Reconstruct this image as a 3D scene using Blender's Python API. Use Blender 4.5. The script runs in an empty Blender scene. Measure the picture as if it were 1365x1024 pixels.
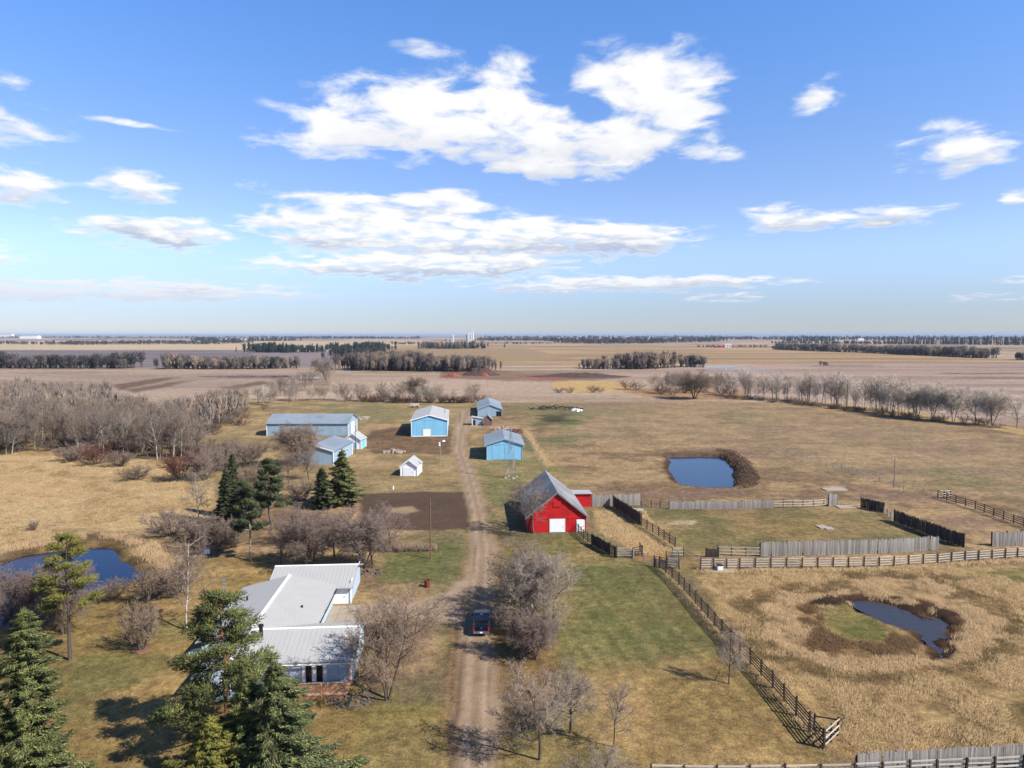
import bpy, math, random
import numpy as np
from mathutils import Vector, Matrix

# ------------------------------------------------------------------ camera, sky, sun
sc = bpy.context.scene
col = sc.collection
R = math.radians
H = 36.0                                   # height of the drone
FPX, CX, CY = 910.0, 682.5, 512.0          # focal length and centre in photograph pixels
PITCH = math.atan(65.0 / 910.0)
cp, sp = math.cos(PITCH), math.sin(PITCH)

cam_d = bpy.data.cameras.new('camera')
cam = bpy.data.objects.new('camera', cam_d)
col.objects.link(cam)
cam_d.sensor_width = 36.0
cam_d.lens = 36.0 * FPX / 1365.0
cam_d.clip_start = 0.5
cam_d.clip_end = 200000.0
cam.location = (0, 0, H)
cam.rotation_euler = (math.pi / 2 - PITCH, 0, 0)
sc.camera = cam

SUN_EL, SUN_AZ = R(41.0), R(117.0)         # azimuth clockwise from +Y (the view direction)
sun_vec = Vector((math.sin(SUN_AZ) * math.cos(SUN_EL), math.cos(SUN_AZ) * math.cos(SUN_EL), math.sin(SUN_EL)))
sun_d = bpy.data.lights.new('sun', 'SUN')
sun_d.energy = 5.0
sun_d.angle = R(0.5)
sun_d.color = (1.0, 0.955, 0.89)
sun = bpy.data.objects.new('sun', sun_d)
col.objects.link(sun)
sun.rotation_euler = (-sun_vec).to_track_quat('-Z', 'Y').to_euler()

sc.view_settings.view_transform = 'Standard'
sc.view_settings.look = 'None'
sc.view_settings.gamma = 1.0
sc.view_settings.use_curve_mapping = False
sc.view_settings.exposure = 0.88

def ray(u, v):
    x = (u - CX) / FPX; y = -(v - CY) / FPX
    return Vector((x, y * sp + cp, y * cp - sp))

def G(u, v, z=0.0):
    """ground point under a photograph pixel, on the plane at height z"""
    d = ray(u, v)
    t = (z - H) / d.z
    return Vector((d.x * t, d.y * t, z))

def zat(v, Y, u=CX):
    """height seen at row v at distance Y"""
    d = ray(u, v)
    return H + d.z * Y / d.y

def XP(u, Y):
    return (u - CX) / FPX * Y * 1.0

def proj(X, Y, Z=0.0):
    yc = (Z - H) * cp + Y * sp
    zc = Y * cp - (Z - H) * sp
    return CX + FPX * X / zc, CY - FPX * yc / zc

# ---- world: Nishita sky with a layer of fair-weather cumulus laid out by direction
world = bpy.data.worlds.new('World')
sc.world = world
world.use_nodes = True
wn, wl = world.node_tree.nodes, world.node_tree.links
wn.clear()

class NT:
    def __init__(s, nodes, links): s.n, s.l = nodes, links
    def put(s, sock, v):
        if hasattr(v, 'is_output'): s.l.new(v, sock)
        else: sock.default_value = v
    def math(s, op, a, b=None, c=None, clamp=False):
        n = s.n.new('ShaderNodeMath'); n.operation = op; n.use_clamp = clamp
        for i, v in enumerate((a, b, c)):
            if v is not None: s.put(n.inputs[i], v)
        return n.outputs[0]
    def vec(s, op, a, b=None, c=None, scale=None):
        n = s.n.new('ShaderNodeVectorMath'); n.operation = op
        if scale is not None: s.put(n.inputs['Scale'], scale)
        for i, v in enumerate((a, b, c)):
            if v is not None: s.put(n.inputs[i], v)
        return n.outputs['Value'] if op in ('DOT_PRODUCT', 'LENGTH') else n.outputs[0]
    def comb(s, x, y, z=0.0):
        n = s.n.new('ShaderNodeCombineXYZ')
        for i, v in enumerate((x, y, z)): s.put(n.inputs[i], v)
        return n.outputs[0]
    def sep(s, v):
        n = s.n.new('ShaderNodeSeparateXYZ'); s.put(n.inputs[0], v); return n.outputs
    def noise(s, v, scale, detail=5.0, rough=0.5, dist=0.0, colour=False):
        n = s.n.new('ShaderNodeTexNoise'); s.put(n.inputs['Vector'], v)
        n.inputs['Scale'].default_value = scale; n.inputs['Detail'].default_value = detail
        n.inputs['Roughness'].default_value = rough; n.inputs['Distortion'].default_value = dist
        return n.outputs['Color'] if colour else n.outputs['Fac']
    def smooth(s, v, a, b, lo=0.0, hi=1.0):
        n = s.n.new('ShaderNodeMapRange'); n.interpolation_type = 'SMOOTHSTEP'
        s.put(n.inputs['Value'], v)
        for k, q in (('From Min', a), ('From Max', b), ('To Min', lo), ('To Max', hi)): s.put(n.inputs[k], q)
        return n.outputs[0]
    def lin(s, v, a, b, lo=0.0, hi=1.0):
        n = s.n.new('ShaderNodeMapRange'); s.put(n.inputs['Value'], v)
        for k, q in (('From Min', a), ('From Max', b), ('To Min', lo), ('To Max', hi)): s.put(n.inputs[k], q)
        return n.outputs[0]
    def mix(s, f, a, b, mode='MIX'):
        n = s.n.new('ShaderNodeMix'); n.data_type = 'RGBA'; n.blend_type = mode
        s.put(n.inputs[0], f)
        for sock, v in ((n.inputs[6], a), (n.inputs[7], b)):
            if isinstance(v, tuple) and len(v) == 3: v = (*v, 1.0)
            s.put(sock, v)
        return n.outputs[2]

w = NT(wn, wl)
tc = wn.new('ShaderNodeTexCoord')
dirv = tc.outputs['Generated']
dx, dy, dz = w.sep(dirv)[:3]
az = w.math('ARCTAN2', dx, dy)
el = w.math('ARCSINE', dz)
den = w.math('ADD', w.math('MAXIMUM', dz, 0.0), 0.11)
plane = w.comb(w.math('DIVIDE', dx, den), w.math('DIVIDE', dy, den), 0.0)
warp = w.vec('SUBTRACT', w.noise(plane, 1.4, 4.0, 0.55, colour=True), (0.5, 0.5, 0.5))
P = w.vec('MULTIPLY_ADD', warp, (0.075, 0.034, 0.0), w.comb(az, el, 0.0))
CLOUDS = [  # column, row, half-width, half-height in photograph pixels, weight
    (555, 150, 120, 46, 1.1), (470, 165, 95, 30, .9), (395, 195, 52, 15, .8), (640, 155, 110, 46, 1.1), (715, 185, 105, 38, .9),
    (850, 95, 74, 44, 1.1), (865, 150, 80, 40, .9), (820, 195, 115, 22, .7), (935, 205, 48, 12, .7), (678, 88, 62, 20, .62),
    (745, 230, 92, 14, .9), (555, 66, 40, 7, .6), (905, 120, 55, 30, .6),
    (505, 275, 120, 19, 1.0), (400, 290, 95, 14, .9), (600, 270, 46, 18, .95), (470, 262, 60, 8, .5),
    (640, 320, 215, 25, 1.45), (830, 322, 66, 17, 1.3), (440, 318, 70, 12, .9), (700, 306, 80, 14, .9),
    (520, 357, 180, 15, 1.35), (640, 353, 95, 11, 1.0),
    (195, 306, 88, 21, 1.15), (170, 293, 55, 13, .85), (265, 322, 36, 7, .7), (182, 251, 46, 19, 1.1), (335, 245, 26, 8, .75), (28, 248, 46, 20, 1.1),
    (82, 267, 14, 5, .7), (10, 160, 56, 24, 1.1), (10, 99, 20, 7, .75), (150, 155, 26, 6, .5), (190, 163, 24, 4, .55), (235, 172, 20, 3, .5),
    (797, 150, 30, 20, -1.3), (742, 108, 30, 20, -.8), (610, 110, 30, 12, -.4), (100, 275, 30, 25, -.6), (170, 277, 70, 9, -.7), (300, 268, 32, 22, -.6), (320, 330, 30, 16, -.5), (560, 235, 120, 16, -.5),
    (1097, 118, 32, 20, .95), (1262, 197, 54, 24, 1.05), (1038, 290, 44, 14, 1.15), (1105, 292, 28, 8, .8), (1200, 285, 50, 13, 1.15),
    (1360, 267, 14, 7, .8), (545, 227, 26, 7, .5),
    (260, 388, 150, 10, 1.1), (50, 394, 110, 10, 1.0), (840, 379, 160, 8, 1.15), (930, 375, 110, 6, 1.0), (970, 397, 55, 6, .7), (1320, 396, 50, 5, .7),
    (720, 384, 80, 5, .75), (60, 372, 70, 4, .7), (-110, 330, 90, 22, .9), (1480, 230, 80, 22, .9), (1500, 370, 120, 9, .8)]
acc = None
for (u, v, ru, rv, wt) in CLOUDS:
    d = ray(u, v).normalized()
    a0, e0 = math.atan2(d.x, d.y), math.asin(d.z)
    ix, iy = FPX / ru, FPX / rv
    q = w.vec('MULTIPLY_ADD', P, (ix, iy, 0), (-a0 * ix, -e0 * iy, 1.0))       # z = 1 carries the plain weight
    g = w.math('MULTIPLY', w.math('POWER', 0.34, w.vec('DOT_PRODUCT', q, q)), wt / 0.34)
    sq = w.vec('SCALE', q, scale=g)
    acc = sq if acc is None else w.vec('ADD', acc, sq)
acc_s = w.sep(acc)
ys, tot = acc_s[1], acc_s[2]
fb = w.noise(plane, 5.5, 10.0, 0.58, 0.3)
fb2 = w.noise(plane, 2.2, 4.0, 0.5)
nz = w.math('ADD', w.math('MULTIPLY', w.math('SUBTRACT', fb, 0.5), 3.1), w.math('MULTIPLY', w.math('SUBTRACT', fb2, 0.5), 1.0))
front = w.math('ADD', w.math('MINIMUM', tot, 1.05), w.math('MULTIPLY', nz, w.smooth(tot, 0.03, 0.45, 0.22, 1.0)))
# elsewhere in the sky: the same kind of cloud, scattered by noise
big = w.noise(plane, 0.55, 3.0, 0.5)
else_d = w.math('ADD', w.math('MULTIPLY', w.math('SUBTRACT', big, 0.63), 3.0), nz)
outside = w.smooth(w.math('ABSOLUTE', az), 0.78, 0.95)
outside = w.math('MAXIMUM', outside, w.smooth(el, 0.60, 0.75))
dens = w.math('ADD', w.math('MULTIPLY', front, w.math('SUBTRACT', 1.0, outside)), w.math('MULTIPLY', else_d, outside))
alpha = w.smooth(dens, 0.26, 1.12)
alpha = w.math('MULTIPLY', alpha, w.smooth(el, 0.0, 0.06, 0.35, 0.98))
yrel = w.math('DIVIDE', ys, w.math('ADD', tot, 0.02))
under = w.smooth(w.math('ADD', yrel, w.math('MULTIPLY', w.math('SUBTRACT', fb, 0.5), 2.6)), 0.25, -0.75)
under = w.math('MULTIPLY', under, w.smooth(dens, 0.4, 1.0))
under = w.math('MULTIPLY', under, w.smooth(el, 0.30, 0.14, 0.22, 1.0))
ccol = w.mix(under, (1.0, 1.0, 1.0), (0.50, 0.56, 0.70))
ccol = w.mix(w.smooth(el, 0.10, 0.02), ccol, (0.70, 0.75, 0.87))
sky = wn.new('ShaderNodeTexSky')
sky.sky_type = 'NISHITA'
sky.sun_disc = False
sky.sun_elevation = SUN_EL
sky.sun_rotation = SUN_AZ
sky.altitude = 700.0
sky.air_density = 1.0
sky.dust_density = 0.15
sky.ozone_density = 2.0
tint = w.mix(w.smooth(el, 0.46, 0.14), (0.84, 1.24, 1.72), (1.06, 1.07, 1.28))
tint = w.mix(w.smooth(el, 0.45, 1.2), tint, (0.50, 0.68, 0.92))
tint = w.mix(w.smooth(el, 0.13, 0.01), tint, (0.56, 0.61, 0.84))
skycol = w.mix(1.0, sky.outputs[0], tint, 'MULTIPLY')
bg1 = wn.new('ShaderNodeBackground'); wl.new(skycol, bg1.inputs[0]); bg1.inputs[1].default_value = 0.077
bg2 = wn.new('ShaderNodeBackground'); wl.new(ccol, bg2.inputs[0]); bg2.inputs[1].default_value = 0.555
mx = wn.new('ShaderNodeMixShader')
wl.new(alpha, mx.inputs[0]); wl.new(bg1.outputs[0], mx.inputs[1]); wl.new(bg2.outputs[0], mx.inputs[2])
wo = wn.new('ShaderNodeOutputWorld'); wl.new(mx.outputs[0], wo.inputs['Surface'])
world.cycles.sampling_method = 'MANUAL'
world.cycles.sample_map_resolution = 512

rng = np.random.default_rng(7)
random.seed(7)

# ------------------------------------------------------------------ helpers
def srgb(r, g, b):
    f = lambda c: (c / 255 / 12.92) if c / 255 <= 0.04045 else ((c / 255 + 0.055) / 1.055) ** 2.4
    return (f(r), f(g), f(b))

MATS = {}
def mat(name, colour, rough=0.85, var=0.12, scale=3.0, rand_obj=0.0, rand_island=0.0, metal=0.0, spec=0.3, bump=0.0, wave=None, second=None,
        k_=0.54):
    """procedural Principled material: base colour broken up by noise, per-object and per-island variation, optional ribs"""
    if name in MATS: return MATS[name]
    m = bpy.data.materials.new(name); m.use_nodes = True
    n, l = m.node_tree.nodes, m.node_tree.links
    t = NT(n, l)
    b = n['Principled BSDF']
    b.inputs['Roughness'].default_value = rough
    b.inputs['Metallic'].default_value = metal
    b.inputs['Specular IOR Level'].default_value = spec
    tcn = n.new('ShaderNodeTexCoord')
    co = tcn.outputs['Object']
    colour = tuple(x * k_ for x in colour); second = tuple(x * k_ for x in second) if second is not None else None
    c = (*colour, 1.0)
    f = t.noise(co, scale, 5.0, 0.6)
    k = t.lin(f, 0.25, 0.75, 1.0 - var, 1.0 + var)
    if rand_obj:
        oi = n.new('ShaderNodeObjectInfo')
        k = t.math('MULTIPLY', k, t.lin(oi.outputs['Random'], 0, 1, 1 - rand_obj, 1 + rand_obj))
    if rand_island:
        ge = n.new('ShaderNodeNewGeometry')
        k = t.math('MULTIPLY', k, t.lin(ge.outputs['Random Per Island'], 0, 1, 1 - rand_island, 1 + rand_island))
    base = c
    if second is not None:
        if rand_island:
            base = t.mix(t.smooth(ge.outputs['Random Per Island'], 0.45, 1.0), c, second)
        else:
            base = t.mix(t.smooth(t.noise(co, scale * 0.35, 4.0, 0.6), 0.45, 0.62), c, second)
    base = t.mix(1.0, base, t.comb(k, k, k), 'MULTIPLY')
    l.new(base, b.inputs['Base Color'])
    h = None
    if wave is not None:
        st = t.noise(t.vec('MULTIPLY', co, (1.6, 1.6, 0.12)), 1.0, 5.0, 0.65)
        base_k = t.lin(st, 0.35, 0.7, 1.06, 0.84)
        base = t.mix(1.0, base, t.comb(base_k, base_k, base_k), 'MULTIPLY')
        l.new(base, b.inputs['Base Color'])
        axis, sz, strength = wave
        wv = n.new('ShaderNodeTexWave'); wv.wave_type = 'BANDS'; wv.bands_direction = axis
        wv.inputs['Scale'].default_value = sz; wv.inputs['Distortion'].default_value = 0.0
        l.new(co, wv.inputs['Vector'])
        bp = n.new('ShaderNodeBump'); bp.inputs['Strength'].default_value = strength; bp.inputs['Distance'].default_value = 0.03
        l.new(wv.outputs['Fac'], bp.inputs['Height']); l.new(bp.outputs[0], b.inputs['Normal'])
    elif bump:
        bp = n.new('ShaderNodeBump'); bp.inputs['Strength'].default_value = bump; bp.inputs['Distance'].default_value = 0.05
        l.new(f, bp.inputs['Height']); l.new(bp.outputs[0], b.inputs['Normal'])
    MATS[name] = m
    return m

class MB:
    """collects shapes for one mesh object"""
    def __init__(s): s.v, s.f, s.m = [], [], []
    def add(s, vs, fs, mi=0):
        o = len(s.v); s.v.extend([tuple(p) for p in vs]); s.f.extend([tuple(i + o for i in q) for q in fs]); s.m.extend([mi] * len(fs)); return s
    def box(s, c, d, rz=0.0, mi=0, taper=1.0):
        hx, hy, hz = d[0] / 2, d[1] / 2, d[2] / 2
        ca, sa = math.cos(rz), math.sin(rz)
        vs = []
        for k, tz in ((-1, 1.0), (1, taper)):
            for (i, j) in ((-1, -1), (1, -1), (1, 1), (-1, 1)):
                x, y = i * hx * tz, j * hy * tz
                vs.append((c[0] + x * ca - y * sa, c[1] + x * sa + y * ca, c[2] + k * hz))
        return s.add(vs, [(3, 2, 1, 0), (4, 5, 6, 7), (0, 1, 5, 4), (1, 2, 6, 5), (2, 3, 7, 6), (3, 0, 4, 7)], mi)
    def tube(s, p0, p1, r0, r1=None, n=6, mi=0, caps=True):
        r1 = r0 if r1 is None else r1
        p0, p1 = Vector(p0), Vector(p1)
        d = (p1 - p0).normalized()
        a = d.orthogonal().normalized(); b = d.cross(a)
        vs = [];
        for (p, r) in ((p0, r0), (p1, r1)):
            for i in range(n):
                an = 2 * math.pi * i / n
                vs.append(p + (a * math.cos(an) + b * math.sin(an)) * r)
        fs = [(i, (i + 1) % n, n + (i + 1) % n, n + i) for i in range(n)]
        if caps: fs += [tuple(range(n - 1, -1, -1)), tuple(range(n, 2 * n))]
        return s.add(vs, fs, mi)
    def prism(s, pts, y0, y1, mi=0, axis='y'):
        """outline in the x-z plane pushed along y (or in y-z along x)"""
        n = len(pts)
        if axis == 'y': vs = [(p[0], y0, p[1]) for p in pts] + [(p[0], y1, p[1]) for p in pts]
        else: vs = [(y0, p[0], p[1]) for p in pts] + [(y1, p[0], p[1]) for p in pts]
        fs = [(i, (i + 1) % n, n + (i + 1) % n, n + i) for i in range(n)] + [tuple(range(n - 1, -1, -1)), tuple(range(n, 2 * n))]
        return s.add(vs, fs, mi)
    def mesh(s, name, mats):
        me = bpy.data.meshes.new(name)
        me.from_pydata(s.v, [], s.f)
        for m in (mats if isinstance(mats, (list, tuple)) else [mats]): me.materials.append(m)
        if any(s.m): me.polygons.foreach_set('material_index', s.m)
        me.validate(); me.update()
        import bmesh
        bm = bmesh.new(); bm.from_mesh(me); bmesh.ops.recalc_face_normals(bm, faces=bm.faces); bm.to_mesh(me); bm.free()
        return me
    def build(s, name, mats, parent=None, loc=None, rz=0.0):
        o = bpy.data.objects.new(name, s.mesh(name, mats)); col.objects.link(o)
        if parent: o.parent = parent
        if loc is not None: o.location = loc
        o.rotation_euler.z = rz
        return o

def np_mesh(name, verts, tris, mats, mi=None, quads=False):
    me = bpy.data.meshes.new(name)
    nv, nf, k = len(verts), len(tris), (4 if quads else 3)
    me.vertices.add(nv); me.vertices.foreach_set('co', np.ascontiguousarray(verts, dtype=np.float32).ravel())
    me.loops.add(nf * k); me.loops.foreach_set('vertex_index', np.ascontiguousarray(tris, dtype=np.int32).ravel())
    me.polygons.add(nf); me.polygons.foreach_set('loop_start', np.arange(0, nf * k, k, dtype=np.int32))
    for m in (mats if isinstance(mats, (list, tuple)) else [mats]): me.materials.append(m)
    if mi is not None: me.polygons.foreach_set('material_index', np.ascontiguousarray(mi, dtype=np.int32))
    me.update(calc_edges=True)
    return me

def link(name, me, parent=None, loc=(0, 0, 0), rz=0.0, scale=None):
    o = bpy.data.objects.new(name, me); col.objects.link(o)
    o.location = loc; o.rotation_euler.z = rz
    if scale is not None: o.scale = scale
    if parent: o.parent = parent
    return o

def thing(name, label, cat, loc=(0, 0, 0), rz=0.0, group=None):
    o = bpy.data.objects.new(name, None); col.objects.link(o)
    o.empty_display_size = 0.3
    o.location = loc; o.rotation_euler.z = rz
    return tag(o, label, cat, group)

def tag(o, label=None, cat=None, group=None, kind=None):
    if label: o['label'] = label
    if cat: o['category'] = cat
    if group: o['group'] = group
    if kind: o['kind'] = kind
    return o

def hash2(ix, iy, seed):
    h = (ix.astype(np.int64) * 374761393 + iy.astype(np.int64) * 668265263 + seed * 1442695041) & 0xFFFFFFFF
    h = ((h ^ (h >> 13)) * 1274126177) & 0xFFFFFFFF
    return ((h ^ (h >> 16)) & 0xFFFFFF) / float(0xFFFFFF)

def vnoise(x, y, seed=0):
    ix, iy = np.floor(x), np.floor(y); fx, fy = x - ix, y - iy
    fx = fx * fx * (3 - 2 * fx); fy = fy * fy * (3 - 2 * fy)
    a, b = hash2(ix, iy, seed), hash2(ix + 1, iy, seed)
    c, d = hash2(ix, iy + 1, seed), hash2(ix + 1, iy + 1, seed)
    return (a * (1 - fx) + b * fx) * (1 - fy) + (c * (1 - fx) + d * fx) * fy

def fbm(x, y, seed=0, octv=4, rough=0.5):
    s = 0; a = 1; t = 0
    for i in range(octv):
        s = s + a * vnoise(x * 2 ** i + 17.3 * i, y * 2 ** i - 9.1 * i, seed + i); t += a; a *= rough
    return s / t

def smoothstep(x, a, b):
    t = np.clip((x - a) / (b - a), 0, 1); return t * t * (3 - 2 * t)

def sdf(px, py, poly):
    """signed distance to a polygon, positive inside"""
    d2 = np.full(px.shape, 1e18); ins = np.zeros(px.shape, bool)
    n = len(poly)
    for i in range(n):
        ax, ay = poly[i]; bx, by = poly[(i + 1) % n]
        ex, ey = bx - ax, by - ay
        wx, wy = px - ax, py - ay
        t = np.clip((wx * ex + wy * ey) / (ex * ex + ey * ey + 1e-12), 0, 1)
        d2 = np.minimum(d2, (wx - ex * t) ** 2 + (wy - ey * t) ** 2)
        c = ((ay > py) != (by > py)) & (px < (bx - ax) * (py - ay) / (by - ay + 1e-18) + ax)
        ins ^= c
    d = np.sqrt(d2)
    return np.where(ins, d, -d)

def lined(px, py, line):
    d2 = np.full(px.shape, 1e18)
    for (ax, ay), (bx, by) in zip(line[:-1], line[1:]):
        ex, ey = bx - ax, by - ay
        wx, wy = px - ax, py - ay
        t = np.clip((wx * ex + wy * ey) / (ex * ex + ey * ey + 1e-12), 0, 1)
        d2 = np.minimum(d2, (wx - ex * t) ** 2 + (wy - ey * t) ** 2)
    return np.sqrt(d2)

def gpoly(pts, z=0.0): return [tuple(G(u, v, z)[:2]) for (u, v) in pts]

# ------------------------------------------------------------------ ground
rows = [-300, -120, -40, 0, 20, 32]
y = 38.0
while y < 45000:
    rows.append(y); y += max(0.36, y * y / 32760 * 1.05)
rows.append(60000.0)
rows = np.array(rows); NC = 660
s_ = np.linspace(-1, 1, NC)
wid = np.maximum(118, 60 + 0.92 * rows)
GX = s_[None, :] * wid[:, None]; GY = np.repeat(rows[:, None], NC, 1)
X, Yv = GX.ravel(), GY.ravel()
Yc = np.maximum(Yv, 40.0)
U, V = proj(X * Yc / np.maximum(Yc, 1), Yc)
U, V = np.asarray(U), np.asarray(V)

ROAD_L = [(606, 1100), (604, 1024), (606, 950), (611, 880), (612, 830), (617, 790), (627, 745), (627, 705), (621, 665), (613, 632), (603, 605), (602, 590), (606, 570), (609, 556), (606, 547)]
ROAD_R = [(664, 1100), (663, 1024), (664, 950), (661, 880), (660, 830), (661, 790), (660, 745), (655, 705), (645, 665), (634, 632), (624, 605), (622, 590), (627, 570), (632, 556), (640, 547)]
ROAD = gpoly(ROAD_L + ROAD_R[::-1])
DRIVE = gpoly([(622, 772), (585, 792), (545, 800), (500, 802), (466, 806), (452, 838), (482, 838), (520, 828), (575, 826), (622, 838)])
GARDEN = gpoly([(481, 659), (560, 656), (618, 656), (624, 682), (626, 703), (590, 707), (480, 706)])
POND = gpoly([(893.5, 609.5), (954.5, 609.5), (964, 613.5), (976, 625), (974.5, 631), (978.5, 647.5), (972, 651.5), (945, 652), (915, 649), (902, 643), (895, 633), (892.5, 625)], -0.7)
LPOND = gpoly([(-60, 790), (-10, 758), (30, 742), (63, 737), (100, 731), (148, 732), (160, 748), (172, 757), (186, 763), (184, 775), (150, 783), (110, 803), (60, 820), (0, 838), (-60, 850)], -0.5)
SLOUGH = gpoly([(1138, 803.5), (1160, 802), (1203, 813), (1262, 833), (1258, 841), (1249, 857), (1262, 868.5), (1254, 874.5), (1235, 861), (1227, 849), (1203, 837), (1152, 815)], -0.35)

ALB = np.zeros((len(X), 3)); TUFT = np.zeros(len(X))
S = srgb
n1 = fbm(X / 9, Yv / 9, 3, 4); n2 = fbm(X / 2.2, Yv / 2.2, 11, 4); n3 = fbm(X / 40, Yv / 55, 21, 4)
nfar = fbm(X / 160, Yv / 60, 31, 5); nstr = fbm(X / 420, Yv / 16, 41, 4)
def setc(mask, c): ALB[:] = ALB * (1 - mask[:, None]) + np.array(c)[None, :] * mask[:, None]
def paint(poly, c, soft=6.0, amp=6.0, k=1.0, c2=None, nz=None, tuft=None, asp=2.0):
    """tint a patch outlined in photograph pixels, its edge roughened by noise"""
    pl = [(a, b * asp) for a, b in poly]
    u0, u1 = min(p[0] for p in poly) - 40, max(p[0] for p in poly) + 40
    v0, v1 = min(p[1] for p in poly) - 25, max(p[1] for p in poly) + 25
    idx = np.nonzero((U > u0) & (U < u1) & (V > v0) & (V < v1))[0]
    if not len(idx): return
    d = sdf(U[idx], V[idx] * asp, pl) + (n1[idx] - 0.5) * amp * 2 + (n2[idx] - 0.5) * amp
    mk = smoothstep(d, -soft, soft) * k
    cc = np.array(c)[None, :]
    if c2 is not None:
        z = n2 if nz is None else nz
        q = smoothstep(z[idx], 0.38, 0.62)[:, None]
        cc = cc * (1 - q) + np.array(c2)[None, :] * q
    ALB[idx] = ALB[idx] * (1 - mk[:, None]) + cc * mk[:, None]
    if tuft is not None: TUFT[idx] = TUFT[idx] * (1 - mk) + tuft * mk

# base: pale stubble fields far off, dry pasture nearer
far_c = np.array(S(210, 186, 156)); far_d = np.array(S(156, 134, 112))
q = smoothstep(nstr, 0.35, 0.65)[:, None]
ALB[:] = far_c * (1 - q) + far_d * q
near = smoothstep(V, 534, 539)
pa, pb, pc = np.array(S(182, 152, 114)), np.array(S(142, 117, 88)), np.array(S(124, 118, 82))
n5 = fbm(X / 26, Yv / 11, 91, 5, .6)
q1 = smoothstep(n1 * 0.45 + n2 * 0.25 + n5 * .3, 0.42, 0.58)[:, None]; q2 = smoothstep(n3, 0.5, 0.72)[:, None]
past = (pa * (1 - q1) + pb * q1) * (1 - q2 * 0.7) + pc * q2 * 0.7
q3 = (smoothstep(n5, .53, .66) * .6)[:, None]; past = past * (1 - q3) + np.array(S(148, 120, 104)) * q3
ALB[:] = ALB * (1 - near[:, None]) + past * near[:, None]

# far fields in strips
paint([(-200, 455), (420, 455), (560, 458), (560, 462), (430, 467), (-200, 467)], S(226, 201, 160), 1.5, .6, .9)
paint([(-200, 466.5), (445, 466.5), (470, 480), (440, 490), (-200, 491)], S(152, 141, 137), 1.5, .6, .95, S(132, 122, 120), nstr)  # grey albedo carries the cloud shadow over the left field
paint([(-200, 493), (330, 493), (470, 493), (470, 505), (380, 512), (300, 535), (150, 560), (-200, 560)], S(196, 172, 148), 3, 2, .9, S(170, 148, 128), nfar)
for (pl, k) in (([(150, 513), (215, 504), (240, 503), (200, 512), (160, 520)], .8), ([(165, 520), (240, 508), (262, 507), (215, 517), (180, 524)], .75),
                ([(150, 527), (195, 530), (200, 540), (160, 552), (140, 548)], .85), ([(260, 530), (300, 524), (345, 524), (300, 532)], .4),
                ([(275, 503), (330, 501), (380, 501), (385, 503), (330, 504)], .9), ([(0, 497), (120, 495), (170, 497), (60, 500)], .35),
                ([(290, 517), (350, 508), (360, 511), (310, 520)], .75)):
    paint(pl, S(112, 88, 68), 3, 3, k)
paint([(340, 466), (455, 466), (470, 480), (390, 486), (330, 480)], S(166, 150, 146), 3, 2, .7)
paint([(440, 500), (690, 497), (860, 500), (1010, 505), (1000, 520), (960, 532), (620, 535), (440, 540)], S(204, 180, 154), 3, 3, .9, S(186, 160, 136), nfar)
paint([(520, 461), (690, 459), (1000, 462), (1365, 480), (1365, 487), (1000, 486), (760, 487), (640, 487), (520, 470)], S(202, 172, 124), 1.5, 1, .75, S(178, 146, 108), nstr)
paint([(500, 464), (700, 464), (760, 478), (660, 484), (520, 474)], S(158, 136, 104), 2, 2, .6, S(188, 160, 120), nstr)
paint([(760, 488), (1000, 486), (1500, 482), (1500, 575), (1365, 568), (1240, 560), (1100, 540), (960, 530), (860, 504)], S(198, 174, 154), 1.5, 2, .92, S(178, 152, 134), nstr)
for (a, b, c, d, k) in ((1090, 1160, 487, 488.5, .7), (1260, 1365, 497, 499, .7), (1285, 1365, 503, 504.5, .7), (950, 1000, 492.5, 494, .7), (1110, 1365, 489.5, 490.5, .45), (1000, 1300, 507, 508.5, .3), (1180, 1365, 513, 515, .4), (1200, 1365, 531, 535, .5)):
    paint([(a, c), (b, c), (b + 20, d), (a - 20, d)], S(104, 88, 74), 1.5, 1.0, k)
paint([(590, 495), (640, 492), (700, 497), (800, 497), (830, 503), (790, 508), (690, 508), (585, 504)], S(124, 92, 76), 2.5, 3, .7, S(138, 98, 78), n1)
paint([(722, 505), (760, 502), (800, 503), (745, 506)], S(164, 92, 70), 1.5, 2, .6)
paint([(735, 510), (770, 507), (830, 509), (850, 515), (830, 522), (760, 524), (738, 517)], S(214, 180, 122), 2, 2, .95)
paint([(820, 519), (900, 516), (1000, 521), (1000, 533), (900, 533), (850, 527)], S(188, 148, 104), 2, 3, .8)
paint([(955, 524), (1060, 533), (1200, 556), (1340, 575), (1365, 580), (1365, 572), (1200, 546), (1080, 533)], S(204, 172, 122), 1.5, 1.5, .9)
# pasture mottling
for (pl, c, k) in (([(760, 540), (1000, 536), (1200, 560), (1365, 590), (1365, 640), (1100, 625), (980, 595), (760, 585)], S(176, 152, 118), .45),
                   ([(700, 540), (800, 545), (760, 575), (700, 566)], S(142, 134, 92), .6),
                   ([(716, 565), (730, 558), (775, 557), (775, 563), (750, 568)], S(92, 112, 62), .85), ([(716, 561), (722, 557), (748, 557), (752, 561), (735, 564)], S(78, 62, 50), .9),
                   ([(720, 582), (760, 578), (800, 584), (740, 592)], S(112, 122, 76), .6), ([(690, 590), (720, 590), (724, 615), (700, 612)], S(112, 128, 76), .6),
                   ([(970, 552), (1010, 553), (1000, 566), (960, 562)], S(128, 124, 86), .5), ([(1230, 620), (1320, 640), (1340, 660), (1260, 650)], S(126, 128, 80), .5),
                   ([(1000, 600), (1365, 650), (1365, 665), (1020, 625)], S(150, 130, 98), .5),
                   ([(790, 530), (980, 530), (980, 542), (700, 542), (700, 537)], S(168, 140, 110), .6)):
    paint(pl, c, 18, 18, k)
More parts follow.
